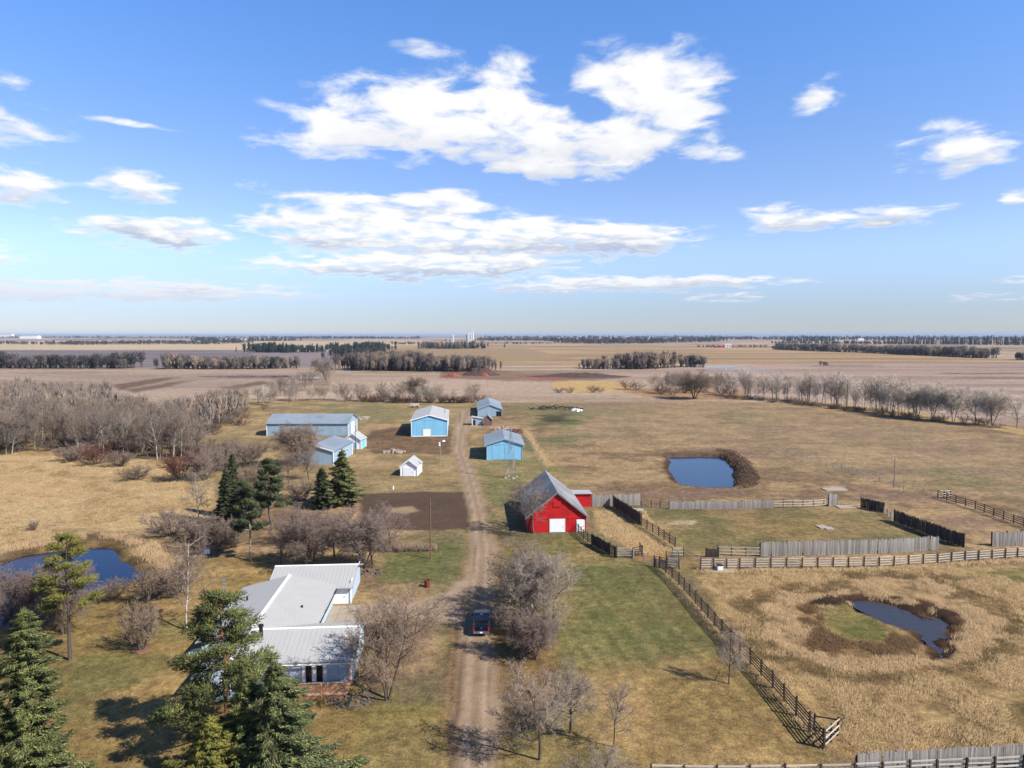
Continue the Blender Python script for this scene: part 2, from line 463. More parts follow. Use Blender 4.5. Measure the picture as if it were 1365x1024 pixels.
# farmyard
paint([(300, 545), (345, 532), (640, 536), (640, 640), (600, 656), (470, 656), (270, 640), (275, 580)], S(188, 160, 116), 5, 5, .85, S(160, 138, 98), n1)
paint([(420, 540), (560, 540), (545, 556), (470, 566)], S(140, 134, 92), 6, 8, .6)
paint([(492, 574), (545, 568), (600, 566), (630, 580), (620, 600), (590, 606), (500, 605), (484, 596)], S(112, 88, 66), 4, 6, .9, S(136, 108, 82), n2)
paint([(655, 566), (690, 566), (695, 576), (660, 578)], S(190, 150, 120), 3, 5, .8)
paint([(628, 600), (720, 600), (770, 640), (700, 690), (660, 690), (640, 650)], S(176, 152, 108), 6, 8, .7, S(142, 136, 88), n1)
# meadow on the left
paint([(-80, 600), (120, 600), (240, 618), (285, 640), (290, 680), (240, 715), (130, 708), (0, 735), (-80, 760)], S(208, 180, 134), 6, 8, .95, S(182, 152, 108), n1, tuft=.8)
paint([(0, 640), (120, 638), (110, 665), (0, 672)], S(206, 172, 126), 6, 8, .6)
# yard around the house
paint([(-80, 760), (200, 770), (300, 740), (480, 735), (480, 1100), (-80, 1100)], S(176, 146, 96), 8, 10, .9, S(150, 126, 80), n1)
for (pl, k) in (([(90, 880), (200, 868), (255, 880), (190, 915), (110, 925)], .65), ([(190, 840), (300, 805), (330, 830), (240, 860)], .6), ([(80, 910), (170, 930), (130, 975), (85, 960)], .4),
                ([(500, 735), (620, 725), (610, 765), (575, 780), (510, 775)], .85), ([(505, 745), (590, 735), (580, 765), (515, 770)], .7), ([(520, 905), (590, 895), (600, 935), (560, 950), (500, 950)], .55), ([(575, 820), (605, 822), (602, 890), (580, 890)], .55), ([(735, 690), (785, 715), (770, 728), (700, 722)], .6), ([(625, 625), (660, 630), (660, 650), (640, 650)], .3)):
    paint(pl, S(116, 118, 72), 16, 18, k * .85)
paint([(490, 945), (600, 940), (602, 1100), (440, 1100)], S(186, 158, 106), 10, 10, .7, S(150, 134, 80), n1)
# lawn right of the road
paint([(665, 735), (760, 715), (870, 755), (1000, 900), (1100, 1005), (1120, 1100), (665, 1100)], S(168, 142, 98), 6, 8, .95, S(140, 124, 80), n1)
paint([(740, 738), (860, 755), (940, 850), (880, 890), (770, 895), (735, 850)], S(108, 114, 68), 50, 34, .72)
paint([(800, 900), (960, 880), (1090, 1005), (1090, 1100), (830, 1100)], S(180, 148, 102), 30, 20, .8, S(158, 130, 86), n1)
stk = fbm((X * 0.98 + Yv * 0.19) / 0.8, (X * -0.19 + Yv * 0.98) / 24, 51, 3)
lawnm = smoothstep(sdf(U, V, [(735, 740), (870, 755), (1090, 1000), (1100, 1100), (780, 1100), (740, 900)]), -5, 25) * smoothstep(np.abs(stk - .5), 0.05, 0.22)
setc(lawnm * .22 * (stk > .5), S(190, 160, 112)); setc(lawnm * .24 * (stk < .5), S(104, 96, 60))
paint([(665, 830), (700, 815), (735, 850), (740, 960), (665, 980)], S(160, 126, 90), 14, 14, .75, S(132, 100, 70), n2)
# corrals
paint([(785, 680), (860, 676), (905, 735), (880, 750), (795, 705)], S(186, 158, 106), 5, 6, .85, S(136, 130, 80), n1)
paint([(860, 680), (1110, 677), (1180, 690), (1280, 728), (1000, 742), (915, 742)], S(156, 134, 92), 10, 12, .85, S(128, 120, 78), n1)
paint([(985, 690), (1110, 690), (1110, 715), (985, 715)], S(166, 138, 92), 8, 8, .6)
paint([(820, 712), (880, 722), (900, 745), (850, 748)], S(186, 134, 90), 6, 6, .7)
paint([(880, 740), (930, 744), (935, 765), (905, 770)], S(150, 128, 80), 5, 5, .6)
# slough: rings of dead grass, reed, mud, a green island
paint([(925, 765), (1365, 755), (1500, 760), (1500, 1030), (1120, 1010), (1000, 890)], S(184, 154, 108), 6, 8, .95, S(152, 126, 86), n2, tuft=1.0)
sc_, sa_ = (1165, 836), None
ru = np.hypot((U - 1172) / 185.0, (V - 838) / 70.0) + (n1 - .5) * .36 + (n2 - .5) * .22 + (n5 - .5) * .16
inm = (U > 900) & (V > 745) & (V < 1020)
setc(smoothstep(-np.abs(ru - 1.0), -.18, -.03) * inm * .8 * smoothstep(n5 * .5 + n2 * .5, .36, .52), S(120, 102, 68))
setc(smoothstep(-np.abs(ru - .78), -.17, -.03) * inm * .8, S(178, 148, 112))
setc(smoothstep(-np.abs(ru - .55), -.14, -.03) * inm * .6, S(150, 118, 84))
paint([(1065, 806), (1100, 796), (1150, 792), (1230, 800), (1280, 820), (1285, 850), (1268, 878), (1240, 880), (1222, 852), (1190, 835), (1130, 806), (1090, 812)], S(84, 58, 40), 5, 6, .95, S(60, 42, 30), n2)
paint([(1100, 812), (1125, 806), (1165, 820), (1190, 840), (1180, 855), (1130, 852), (1100, 835)], S(118, 114, 66), 6, 6, .95, S(142, 128, 80), n1)
paint([(1235, 975), (1365, 935), (1500, 950), (1500, 1000), (1250, 1010)], S(122, 104, 68), 8, 10, .7)
paint([(1290, 765), (1365, 758), (1450, 760), (1450, 785), (1330, 785)], S(110, 112, 64), 6, 6, .7)
# bare feeding spots
for (pl) in ([(888, 695), (928, 694), (925, 699), (892, 700)], [(1098, 648), (1125, 648), (1128, 653), (1100, 655)]):
    paint(pl, S(206, 184, 152), 3, 4, .7)
# worn margins, road, drive, garden
dR = sdf(X, Yv, ROAD) + (n1 - .5) * 1.6 + (n2 - .5) * 1.2
inn = (Yv < 420) & (np.abs(X) < 120)
setc(smoothstep(dR, -1.6, 0.1) * inn * .55, S(170, 138, 96))
setc(smoothstep(dR, -.5, .6) * inn, S(174, 150, 124))
rl = gpoly(ROAD_L); rr = gpoly(ROAD_R)
tl, tr = lined(X, Yv, rl), lined(X, Yv, rr)
fr = tl / (tl + tr + 1e-6)
for (c0, hw, cc, k) in ((.30, .10, S(200, 172, 146), .65), (.72, .09, S(200, 172, 146), .65), (.5, .10, S(140, 114, 86), .35), (.2, .035, S(110, 88, 68), .5), (.80, .035, S(118, 94, 72), .4)):
    setc(np.exp(-((fr - c0 + (n1 - .5) * .05) / hw) ** 2) * smoothstep(dR, 0, .5) * k * inn, cc)
trk = np.exp(-((tl - 0.25) / .22) ** 2) * (V > 800) * inn
setc(trk * .75, S(104, 82, 66))
trk2 = np.exp(-((tl + 0.0 - 1.3 * 1) / .2) ** 2) * (V > 840) * (dR < 0) * inn
setc(trk2 * .6, S(128, 100, 74))
dD = sdf(X, Yv, DRIVE) + (n1 - .5) * 2.4 + (n2 - .5) * 1.2
setc(smoothstep(dD, -.6, .8) * inn, S(188, 162, 136))
dG = sdf(X, Yv, GARDEN) + (n2 - .5) * 1.2
fur = .5 + .5 * np.sin(Yv * 2 * math.pi / 1.5 + X * .05)
setc(smoothstep(dG, -.4, .5) * inn, S(94, 76, 62)); setc(smoothstep(dG, -.2, .5) * inn * fur * .5 * (.4 + n1), S(126, 102, 84))
paint([(510, 676), (550, 674), (560, 681), (540, 685), (512, 683)], S(190, 162, 126), 3, 3, .8)
# pond banks
dP = sdf(X, Yv, POND) + (n2 - .5) * 1.6 + (n1 - .5) * 1.6
dL = sdf(X, Yv, LPOND) + (n2 - .5) * 1.2
dS = sdf(X, Yv, SLOUGH) + (n2 - .5) * 3.4 + (n1 - .5) * 1.5
setc(smoothstep(dP, -2.6, -1.0) * .95, S(70, 54, 40))
paint([(955, 600), (975, 601), (1000, 618), (1012, 640), (1005, 650), (985, 651), (976, 640), (980, 626), (965, 612)], S(96, 72, 46), 3, 4, .95, S(58, 44, 30), n2, tuft=.9)
paint([(885, 603), (960, 599), (975, 603), (940, 608), (890, 610)], S(120, 98, 76), 3, 3, .8)
setc(smoothstep(dL, -2.6, -.4) * .9, S(86, 66, 44))
paint([(100, 712), (180, 708), (200, 745), (190, 765), (160, 745), (140, 728), (60, 736), (20, 742), (40, 726)], S(150, 124, 82), 5, 6, .8, S(104, 84, 56), n2, tuft=.8)
setc(smoothstep(dS, -1.0, -.1), S(62, 44, 32))

ZG = (n1 - .5) * .16 * (Yv < 600) * (Yv > 20)
ZG = ZG * smoothstep(np.abs(dR), 0, 3) if True else ZG
for d_, depth in ((dP, 2.2), (dL, 1.8), (dS, 1.0)):
    ZG = ZG - smoothstep(d_, -1.6, 2.0) * depth
ZG = ZG + smoothstep(sdf(U, V, [(958, 598), (980, 602), (1006, 622), (1014, 642), (1004, 650), (986, 648), (984, 626), (966, 606)]), -6, 8) * .4 * smoothstep(-dP, 0.6, 2.5) * (V < 660)
GRAIN = 1 - .62 * np.clip(smoothstep(dR, -.6, .3) + smoothstep(dD, -.6, .6) + smoothstep(dG, -.4, .4), 0, 1) * inn
ALB *= np.where(V < 536, 1, 0)[:, None] * (np.array([.99, .97, .985]) - 1) + 1
lum = ALB.mean(1, keepdims=True); ALB = np.clip((lum + (ALB - lum) * 1.07) * .50, 0, 1)

gm = bpy.data.materials.new('ground'); gm.use_nodes = True
t = NT(gm.node_tree.nodes, gm.node_tree.links)
b = t.n['Principled BSDF']; b.inputs['Roughness'].default_value = 0.95; b.inputs['Specular IOR Level'].default_value = 0.1
at = t.n.new('ShaderNodeAttribute'); at.attribute_name = 'soil_colour'
tf = t.n.new('ShaderNodeAttribute'); tf.attribute_name = 'grain'
geo = t.n.new('ShaderNodeNewGeometry')
pos = geo.outputs['Position']
f1 = t.noise(pos, 5.0, 6.0, 0.65); f2 = t.noise(pos, 0.9, 5.0, 0.6); f3 = t.noise(t.vec('MULTIPLY', pos, (0.03, 0.12, 1.0)), 1.0, 6.0, 0.6)
f4 = t.noise(pos, 0.25, 5.0, 0.62)
f0 = t.noise(pos, 2.0, 6.0, 0.7)
k = t.math('MULTIPLY', t.lin(f1, 0.33, 0.67, 0.58, 1.36), t.lin(f2, 0.32, 0.68, 0.64, 1.32))
k = t.math('MULTIPLY', k, t.lin(f0, 0.3, 0.7, 0.76, 1.22))
k = t.math('MULTIPLY', k, t.lin(f3, 0.3, 0.7, 0.86, 1.12))
k = t.math('MULTIPLY', k, t.lin(f4, 0.32, 0.68, 0.74, 1.22))
k = t.math('ADD', 1.0, t.math('MULTIPLY', t.math('SUBTRACT', k, 1.0), tf.outputs['Fac']))
c = t.mix(1.0, at.outputs['Color'], t.comb(k, k, k), 'MULTIPLY')
hue = t.smooth(t.noise(pos, 0.45, 5.0, 0.65), 0.50, 0.68)
c = t.mix(t.math('MULTIPLY', hue, 0.35), c, t.mix(1.0, c, (0.80, 0.90, 0.74), 'MULTIPLY'))
brn = t.smooth(t.noise(t.vec('ADD', pos, (40.0, 7.0, 0.0)), 0.7, 6.0, 0.68), 0.50, 0.66)
c = t.mix(t.math('MULTIPLY', brn, 0.45), c, t.mix(1.0, c, (0.80, 0.70, 0.64), 'MULTIPLY'))
t.l.new(c, b.inputs['Base Color'])
bp = t.n.new('ShaderNodeBump'); bp.inputs['Strength'].default_value = 0.55; bp.inputs['Distance'].default_value = 0.12
t.l.new(t.math('ADD', f1, f2), bp.inputs['Height']); t.l.new(bp.outputs[0], b.inputs['Normal'])

nr = len(rows)
vid = np.arange(nr * NC).reshape(nr, NC)
quads = np.stack([vid[:-1, :-1], vid[:-1, 1:], vid[1:, 1:], vid[1:, :-1]], -1).reshape(-1, 4)
cen = quads.mean(1) * 0 + 0
fx = X[quads].mean(1); fy = Yv[quads].mean(1); fV = V[quads].mean(1)
owner = np.zeros(len(quads), int)
owner[(fV < 536) & (fy > 100)] = 1
dq = lambda d: d[quads].mean(1)
nearq = (fy < 420) & (np.abs(fx) < 118) & (fy > 34)
owner[(dq(dG) > 0) & nearq] = 4
owner[(dq(dD) > 0) & nearq] = 3
owner[(dq(dR) > 0) & nearq] = 2
owner[(dq(U) > 700) & (fV > 536) & (fV < 676)] = 5
for k_, nm in enumerate(('ground', 'field', 'dirt_road', 'driveway', 'garden_soil', 'pasture_ground')):
    qs = quads[owner == k_]
    used, inv = np.unique(qs, return_inverse=True)
    me = np_mesh(nm, np.stack([X[used], Yv[used], ZG[used]], 1), inv.reshape(-1, 4), gm, quads=True)
    ca = me.color_attributes.new('soil_colour', 'FLOAT_COLOR', 'POINT')
    ca.data.foreach_set('color', np.concatenate([ALB[used], np.ones((len(used), 1))], 1).astype(np.float32).ravel())
    gr = me.attributes.new('grain', 'FLOAT', 'POINT'); gr.data.foreach_set('value', GRAIN[used].astype(np.float32))
    me.polygons.foreach_set('use_smooth', np.ones(len(qs), bool))
    tag(link(nm, me), kind='structure')

def gz(x, y):
    """ground height under a point"""
    j = int(np.searchsorted(rows, y)); j = min(max(j, 1), nr - 1)
    jj = j if abs(rows[j] - y) < abs(rows[j - 1] - y) else j - 1
    i = int(round((x / wid[jj] + 1) / 2 * (NC - 1)))
    return float(ZG[jj * NC + min(max(i, 0), NC - 1)])

def water_mat(name, colour, ripple):
    m = bpy.data.materials.new(name); m.use_nodes = True
    t = NT(m.node_tree.nodes, m.node_tree.links); b = t.n['Principled BSDF']
    b.inputs['Base Color'].default_value = (*colour, 1); b.inputs['Roughness'].default_value = 0.06
    b.inputs['IOR'].default_value = 1.33; b.inputs['Specular IOR Level'].default_value = .35
    g_ = t.n.new('ShaderNodeNewGeometry')
    h = t.noise(t.vec('MULTIPLY', g_.outputs['Position'], (1.0, 2.2, 1)), 1.3, 4.0, 0.6)
    bp = t.n.new('ShaderNodeBump'); bp.inputs['Strength'].default_value = ripple; bp.inputs['Distance'].default_value = 0.08
    t.l.new(h, bp.inputs['Height']); t.l.new(bp.outputs[0], b.inputs['Normal'])
    return m

def water(name, poly, z, m, grow=2.2):
    cx_ = sum(p[0] for p in poly) / len(poly); cy_ = sum(p[1] for p in poly) / len(poly)
    vs = []
    for (x, y_) in poly:
        d = math.hypot(x - cx_, y_ - cy_); k = (d + grow) / d
        vs.append((cx_ + (x - cx_) * k, cy_ + (y_ - cy_) * k, z))
    o = MB().add(vs, [tuple(range(len(vs)))]).build(name, m)
    return tag(o, kind='structure')
water('pond_water', POND, -0.75, water_mat('pond_water', (0.006, 0.024, 0.062), .2))
water('pond_water', LPOND, -0.55, water_mat('marsh_water', (0.001, 0.007, 0.034), .2), 1.6)
water('slough_water', SLOUGH, -0.36, water_mat('slough_water', (0.026, 0.022, 0.022), .6), 1.2)

# ------------------------------------------------------------------ materials
M = {}
M['bark'] = mat('bark', S(104, 90, 80), .95, .35, 6, rand_obj=.2, bump=.6)
M['pale_bark'] = mat('pale_bark', S(176, 166, 150), .9, .35, 5, rand_obj=.1, second=S(96, 86, 78), k_=0.75)
M['pine_bark'] = mat('pine_bark', S(150, 100, 66), .95, .35, 5, bump=.5)
M['twig_grey'] = mat('twig_grey', S(158, 142, 126), .95, .15, 1, rand_obj=.14, rand_island=.35, k_=0.68)
M['twig_brown'] = mat('twig_brown', S(142, 122, 104), .95, .15, 1, rand_obj=.18, rand_island=.35, k_=0.66)
M['twig_mauve'] = mat('twig_mauve', S(144, 124, 112), .95, .15, 1, rand_obj=.15, rand_island=.35, k_=0.66)
M['twig_red'] = mat('twig_red', S(122, 74, 58), .95, .15, 1, rand_obj=.2, rand_island=.35)
M['needle_green'] = mat('needle_green', S(84, 90, 46), .8, .2, 1, rand_obj=.1, rand_island=.45, second=S(118, 122, 66), k_=0.66)
M['needle_blue'] = mat('needle_blue', S(82, 92, 52), .8, .2, 1, rand_obj=.1, rand_island=.45, second=S(124, 126, 72), k_=0.66)
M['needle_dark'] = mat('needle_dark', S(50, 64, 42), .8, .2, 1, rand_obj=.15, rand_island=.4, second=S(92, 94, 44), k_=0.62)
M['needle_gold'] = mat('needle_gold', S(128, 120, 48), .8, .2, 1, rand_obj=.1, rand_island=.4, second=S(90, 98, 44), k_=0.66)
M['twig_wood'] = mat('twig_wood', S(132, 118, 106), .95, .15, 1, rand_obj=.22, rand_island=.35, k_=0.64)
M['lawn_blade'] = mat('lawn_blade', S(170, 142, 94), .9, .15, .4, rand_island=.3, second=S(112, 112, 62), k_=0.5)
M['twig_pale'] = mat('twig_pale', S(190, 176, 160), .95, .15, 1, rand_obj=.15, rand_island=.3, k_=.82)
M['twig_far'] = mat('twig_far', S(104, 94, 88), .95, .2, .2, rand_obj=.2, rand_island=.4, k_=0.62)  # twig brown darkened to imitate cloud shadow on the far belts
M['twig_dark'] = mat('twig_dark', S(72, 66, 66), .95, .2, .2, rand_obj=.2, rand_island=.4)  # near-black twig tone, carrying cloud shadow on the far belts
M['needle_far'] = mat('needle_far', S(48, 58, 48), .9, .2, .2, rand_obj=.2, rand_island=.4)
M['dry_grass'] = mat('dry_grass', S(206, 176, 130), .9, .15, .4, rand_island=.30, second=S(166, 136, 96), k_=0.66)
M['reed'] = mat('reed', S(202, 172, 130), .9, .2, .25, rand_island=.35, second=S(160, 130, 94), k_=0.66)
M['brown_grass'] = mat('brown_grass', S(134, 104, 70), .9, .15, .4, rand_island=.35, second=S(92, 70, 46))
M['grey_wood'] = mat('grey_wood', S(142, 136, 128), .9, .3, 3, rand_obj=.30, bump=.3, k_=0.82)
M['brown_shade_wood'] = mat('brown_shade_wood', S(80, 70, 62), .9, .3, 3, rand_obj=.25, bump=.3)  # dark brown, deepened to hold the shade on the diagonal fence faces
M['pale_wood'] = mat('pale_wood', S(194, 187, 174), .85, .25, 2, rand_obj=.14, bump=.2, k_=0.75)
M['deck_wood'] = mat('deck_wood', S(198, 144, 104), .8, .2, 3, rand_obj=.12, k_=1.0)
M['pole_wood'] = mat('pole_wood', S(140, 106, 78), .9, .25, 2, rand_obj=.1)
M['blue_wall'] = mat('blue_wall', S(122, 176, 202), .5, .06, .5, wave=('X', 3.2, .25), k_=0.95)
M['slate_wall'] = mat('slate_wall', S(146, 166, 180), .5, .08, .5, wave=('X', 3.2, .25), k_=0.85)
M['side_wall'] = mat('side_wall', S(170, 196, 210), .5, .05, .5, wave=('Y', 3.2, .25), k_=0.8)
M['siding'] = mat('siding', S(170, 188, 200), .6, .05, .6, wave=('Z', 5.0, .45), k_=0.9)
M['white_paint'] = mat('white_paint', S(226, 226, 224), .55, .05, .8, k_=0.95)
M['white_roof'] = mat('white_roof', S(190, 188, 183), .5, .05, .5, spec=.4, k_=0.6)
M['grey_roof'] = mat('grey_roof', S(158, 168, 178), .45, .08, .35, spec=.5, second=S(146, 156, 166))
M['barn_roof'] = mat('barn_roof', S(138, 138, 142), .6, .2, .5, spec=.3, second=S(172, 168, 164))
M['red_paint'] = mat('red_paint', S(192, 24, 26), .75, .22, .9, wave=('X', 3.0, .6), second=S(170, 26, 26), k_=0.85)
M['dark_metal'] = mat('dark_metal', S(58, 58, 62), .5, .1, 2, metal=.5)
M['galvanised'] = mat('galvanised', S(168, 172, 178), .45, .1, 2, metal=.6, k_=0.8)
M['black'] = mat('black', S(26, 26, 28), .7, .1, 2)
M['glass'] = mat('glass', S(24, 26, 30), .08, .02, 2, spec=.6)
M['concrete'] = mat('concrete', S(188, 172, 150), .9, .12, .8)
M['soil'] = mat('soil', S(92, 66, 52), .95, .3, 1.5, bump=.8)
M['mulch'] = mat('mulch', S(140, 100, 76), .95, .3, 2.5, bump=.8)
M['clay'] = mat('clay', S(168, 88, 60), .95, .25, .2, bump=.8, second=S(130, 82, 60), k_=0.6)
M['dark_soil'] = mat('dark_soil', S(92, 70, 60), .95, .25, .15, bump=.8)
M['stone'] = mat('stone', S(186, 170, 152), .9, .2, 1.5, rand_obj=.3, rand_island=.3, second=S(140, 124, 108), k_=0.62)
M['old_stone'] = mat('old_stone', S(118, 110, 102), .95, .2, 2, rand_obj=.3)
M['rust'] = mat('rust', S(112, 52, 40), .9, .35, 3, k_=0.8)
M['old_wood'] = mat('old_wood', S(124, 98, 88), .95, .25, 2, wave=('X', 3.0, .4), k_=0.8)
M['truck_paint'] = mat('truck_paint', S(8, 32, 62), .22, .04, 1, spec=.6, k_=0.45)
M['tyre'] = mat('tyre', S(30, 30, 30), .9, .1, 3)
M['chrome'] = mat('chrome', S(180, 182, 186), .25, .03, 2, metal=.8, k_=0.9)
M['tail_light'] = mat('tail_light', S(190, 22, 22), .3, .05, 2, k_=1.0)
M['grain_concrete'] = mat('grain_concrete', S(206, 204, 200), .8, .06, .05, k_=0.8)
# ------------------------------------------------------------------ trees
def seg_mesh(p0, p1, r0, r1, k):
    """vectorised tapered k-sided segments; returns verts, tris"""
    p0, p1 = np.asarray(p0, float), np.asarray(p1, float); r0, r1 = np.asarray(r0, float), np.asarray(r1, float)
    n = len(p0); d = p1 - p0; d /= np.linalg.norm(d, axis=1, keepdims=True) + 1e-9
    ref = np.where(np.abs(d[:, 2:3]) < .9, np.array([[0, 0, 1.0]]), np.array([[1.0, 0, 0]]))
    a = np.cross(d, ref); a /= np.linalg.norm(a, axis=1, keepdims=True) + 1e-9; b_ = np.cross(d, a)
    an = np.arange(k) * 2 * np.pi / k
    ring = a[:, None, :] * np.cos(an)[None, :, None] + b_[:, None, :] * np.sin(an)[None, :, None]
    v = np.concatenate([p0[:, None, :] + ring * r0[:, None, None], p1[:, None, :] + ring * r1[:, None, None]], 1)
    base = (np.arange(n) * 2 * k)[:, None]
    i = np.arange(k); j = (i + 1) % k
    t1 = np.stack([i, j, k + j], -1).ravel()[None] + base; t2 = np.stack([i, k + j, k + i], -1).ravel()[None] + base
    return v.reshape(-1, 3), np.concatenate([t1.reshape(-1, 3), t2.reshape(-1, 3)])

def spike_mesh(p0, p1, r0):
    """vectorised three-sided spikes running to a point"""
    p0, p1 = np.asarray(p0, float), np.asarray(p1, float); r0 = np.asarray(r0, float)
    n = len(p0); d = p1 - p0; d /= np.linalg.norm(d, axis=1, keepdims=True) + 1e-9
    ref = np.where(np.abs(d[:, 2:3]) < .9, np.array([[0, 0, 1.0]]), np.array([[1.0, 0, 0]]))
    a = np.cross(d, ref); a /= np.linalg.norm(a, axis=1, keepdims=True) + 1e-9; b_ = np.cross(d, a)
    an = np.arange(3) * 2 * np.pi / 3
    ring = a[:, None, :] * np.cos(an)[None, :, None] + b_[:, None, :] * np.sin(an)[None, :, None]
    v = np.concatenate([p0[:, None, :] + ring * r0[:, None, None], p1[:, None, :]], 1)
    base = (np.arange(n) * 4)[:, None, None]
    tr = np.array([[0, 1, 3], [1, 2, 3], [2, 0, 3]])[None] + base
    return v.reshape(-1, 3), tr.reshape(-1, 3)

def merge(parts):
    vs, ts, o = [], [], 0
    for v, t_ in parts:
        vs.append(v); ts.append(t_ + o); o += len(v)
    return np.concatenate(vs), np.concatenate(ts)

class Bare:
    """a leafless tree grown branch by branch"""
    def __init__(s, seed): s.r = random.Random(seed); s.big, s.mid, s.tw = [], [], []
    def rnd(s, a, b): return s.r.uniform(a, b)
    def limb(s, p, d, L, r, lev, o):
        n = o['segs'][lev]; pts = [p]; dirs = [d]
        last = lev == o['levels'] - 1
        for i in range(n):
            d = (d + Vector((s.r.gauss(0, 1), s.r.gauss(0, 1), s.r.gauss(0, 1))) * o['bend'][lev] + Vector((0, 0, o['up'][lev]))).normalized()
            q = p + d * (L / n)
            ra = r * (1 - i / n * (1 - o['tip'])); rb = r * (1 - (i + 1) / n * (1 - o['tip']))
            if last and i == n - 1: s.tw.append((p, q, ra))
            elif lev <= 1: s.big.append((p, q, ra, rb))
            else: s.mid.append((p, q, ra, rb))
            p = q; pts.append(p); dirs.append(d)
        if last: return
        m = o['kids'][lev]
        m = int(m * s.rnd(.85, 1.15) + .5)
        a0 = s.rnd(0, 6.28)
        for k in range(m):
            f = o['from'][lev] + (1 - o['from'][lev]) * (k + s.rnd(.1, .9)) / m
            fi = min(int(f * n), n - 1); q = pts[fi].lerp(pts[fi + 1], f * n - fi); dd = dirs[fi + 1]
            a0 += 2.4 + s.rnd(-.5, .5)
            ax = dd.orthogonal().normalized(); ax.rotate(Matrix.Rotation(a0, 3, dd))
            spread = R(s.rnd(*o['angle'][lev]))
            nd = (dd * math.cos(spread) + ax * math.sin(spread)).normalized()
            LL = L * o['ratio'][lev] * s.rnd(.7, 1.15) * (1 - o['short'] * (f - o['from'][lev]) / (1.001 - o['from'][lev]))
            s.limb(q, nd, LL, max(r * o['thin'][lev] * (1 - .5 * f), o['rmin']), lev + 1, o)
    def meshes(s, kb=5):
        big = seg_mesh([x[0] for x in s.big], [x[1] for x in s.big], [x[2] for x in s.big], [x[3] for x in s.big], kb)
        parts = []
        if s.mid: parts.append(seg_mesh([x[0] for x in s.mid], [x[1] for x in s.mid], [x[2] for x in s.mid], [x[3] for x in s.mid], 3))
        parts.append(spike_mesh([x[0] for x in s.tw], [x[1] for x in s.tw], [x[2] for x in s.tw]))
        return big, merge(parts)

ELM = dict(levels=5, segs=[5, 5, 3, 2, 1], bend=[.06, .16, .2, .25, .2], up=[.05, .09, .04, .02, 0], tip=.45, kids=[12, 10, 8, 7, 0], **{'from': [.26, .15, .10, .08, 0]},
           angle=[(38, 66), (30, 60), (30, 65), (25, 60), (0, 0)], ratio=[.72, .58, .56, .60, .5], short=.40, thin=[.5, .5, .5, .55, .5], rmin=.015)
POPLAR = dict(ELM, up=[.08, .16, .10, .05, .02], kids=[16, 8, 7, 6, 0], angle=[(28, 56), (25, 50), (25, 55), (25, 55), (0, 0)], ratio=[.46, .5, .5, .55, .5])
ASPEN = dict(ELM, up=[.10, .08, .05, .02, 0], kids=[20, 8, 7, 5, 0], angle=[(45, 78), (30, 55), (25, 55), (25, 55), (0, 0)], ratio=[.40, .5, .5, .55, .5], short=.3)
MIDP = dict(ELM, levels=4, segs=[3, 3, 1, 1], kids=[10, 8, 7, 0], bend=[.05, .14, .2, .2], up=[.08, .16, .06, 0], angle=[(25, 55), (25, 55), (25, 55), (0, 0)], ratio=[.52, .55, .62, .5], rmin=.027, short=.35)
SHRUB = dict(ELM, levels=4, segs=[4, 3, 2, 1], kids=[8, 8, 7, 0], bend=[.08, .14, .2, .2], up=[.03, .06, .03, 0], angle=[(18, 45), (20, 50), (25, 55), (0, 0)], ratio=[.55, .5, .5, .5], **{'from': [.2, .15, .1, 0]}, rmin=.013, short=.3)

PROTO = {}
def bare_proto(key, opt, seed, h=1.0, r=.02, stems=1, spread=.3, scale_h=8.0, lean=.08):
    b_ = Bare(seed)
    for i in range(stems):
        a = i * 2.4 + seed
        tilt = spread * (0.35 + .65 * b_.r.random()) if stems > 1 else lean * b_.r.random()
        d = Vector((math.cos(a) * tilt, math.sin(a) * tilt, 1)).normalized()
        hh = scale_h * (1.0 if stems == 1 else b_.rnd(.7, 1.0))
        b_.limb(Vector((math.cos(a), math.sin(a), 0)) * (.0 if stems == 1 else .12) + Vector((0, 0, -.15)), d, hh * .86, scale_h * r, 0, opt)
    big, tw = b_.meshes()
    top = max(big[0][:, 2].max(), tw[0][:, 2].max())
    rad = np.percentile(np.hypot(tw[0][:, 0], tw[0][:, 1]), 88)
    PROTO[key] = dict(big=big, tw=tw, h=top, rad=rad, me={})
for i in range(4): bare_proto('elm%d' % i, ELM, 10 + i, scale_h=8.5, r=.019)
for i in range(2): bare_proto('elmm%d' % i, ELM, 30 + i, scale_h=8.0, r=.013, stems=3, spread=.42)
bare_proto('elm_open', dict(ELM, kids=[10, 9, 8, 6, 0]), 47, scale_h=9.0, r=.013, stems=3, spread=.45)
for i in range(3): bare_proto('poplar%d' % i, POPLAR, 50 + i, scale_h=11, r=.012)
for i in range(2): bare_proto('aspen%d' % i, ASPEN, 70 + i, scale_h=11, r=.011)
for i in range(3): bare_proto('shrub%d' % i, SHRUB, 90 + i, scale_h=3.5, r=.009, stems=11, spread=.75)
for i in range(6): bare_proto('mid%d' % i, MIDP, 110 + i, scale_h=12, r=.010, lean=.12)
for i in range(2): bare_proto('midm%d' % i, MIDP, 130 + i, scale_h=10, r=.009, stems=3, spread=.4)
for i in range(2): bare_proto('mshrub%d' % i, dict(SHRUB, levels=3, segs=[3, 2, 1], kids=[7, 6, 0], rmin=.02), 150 + i, scale_h=3.5, r=.011, stems=9, spread=.7)

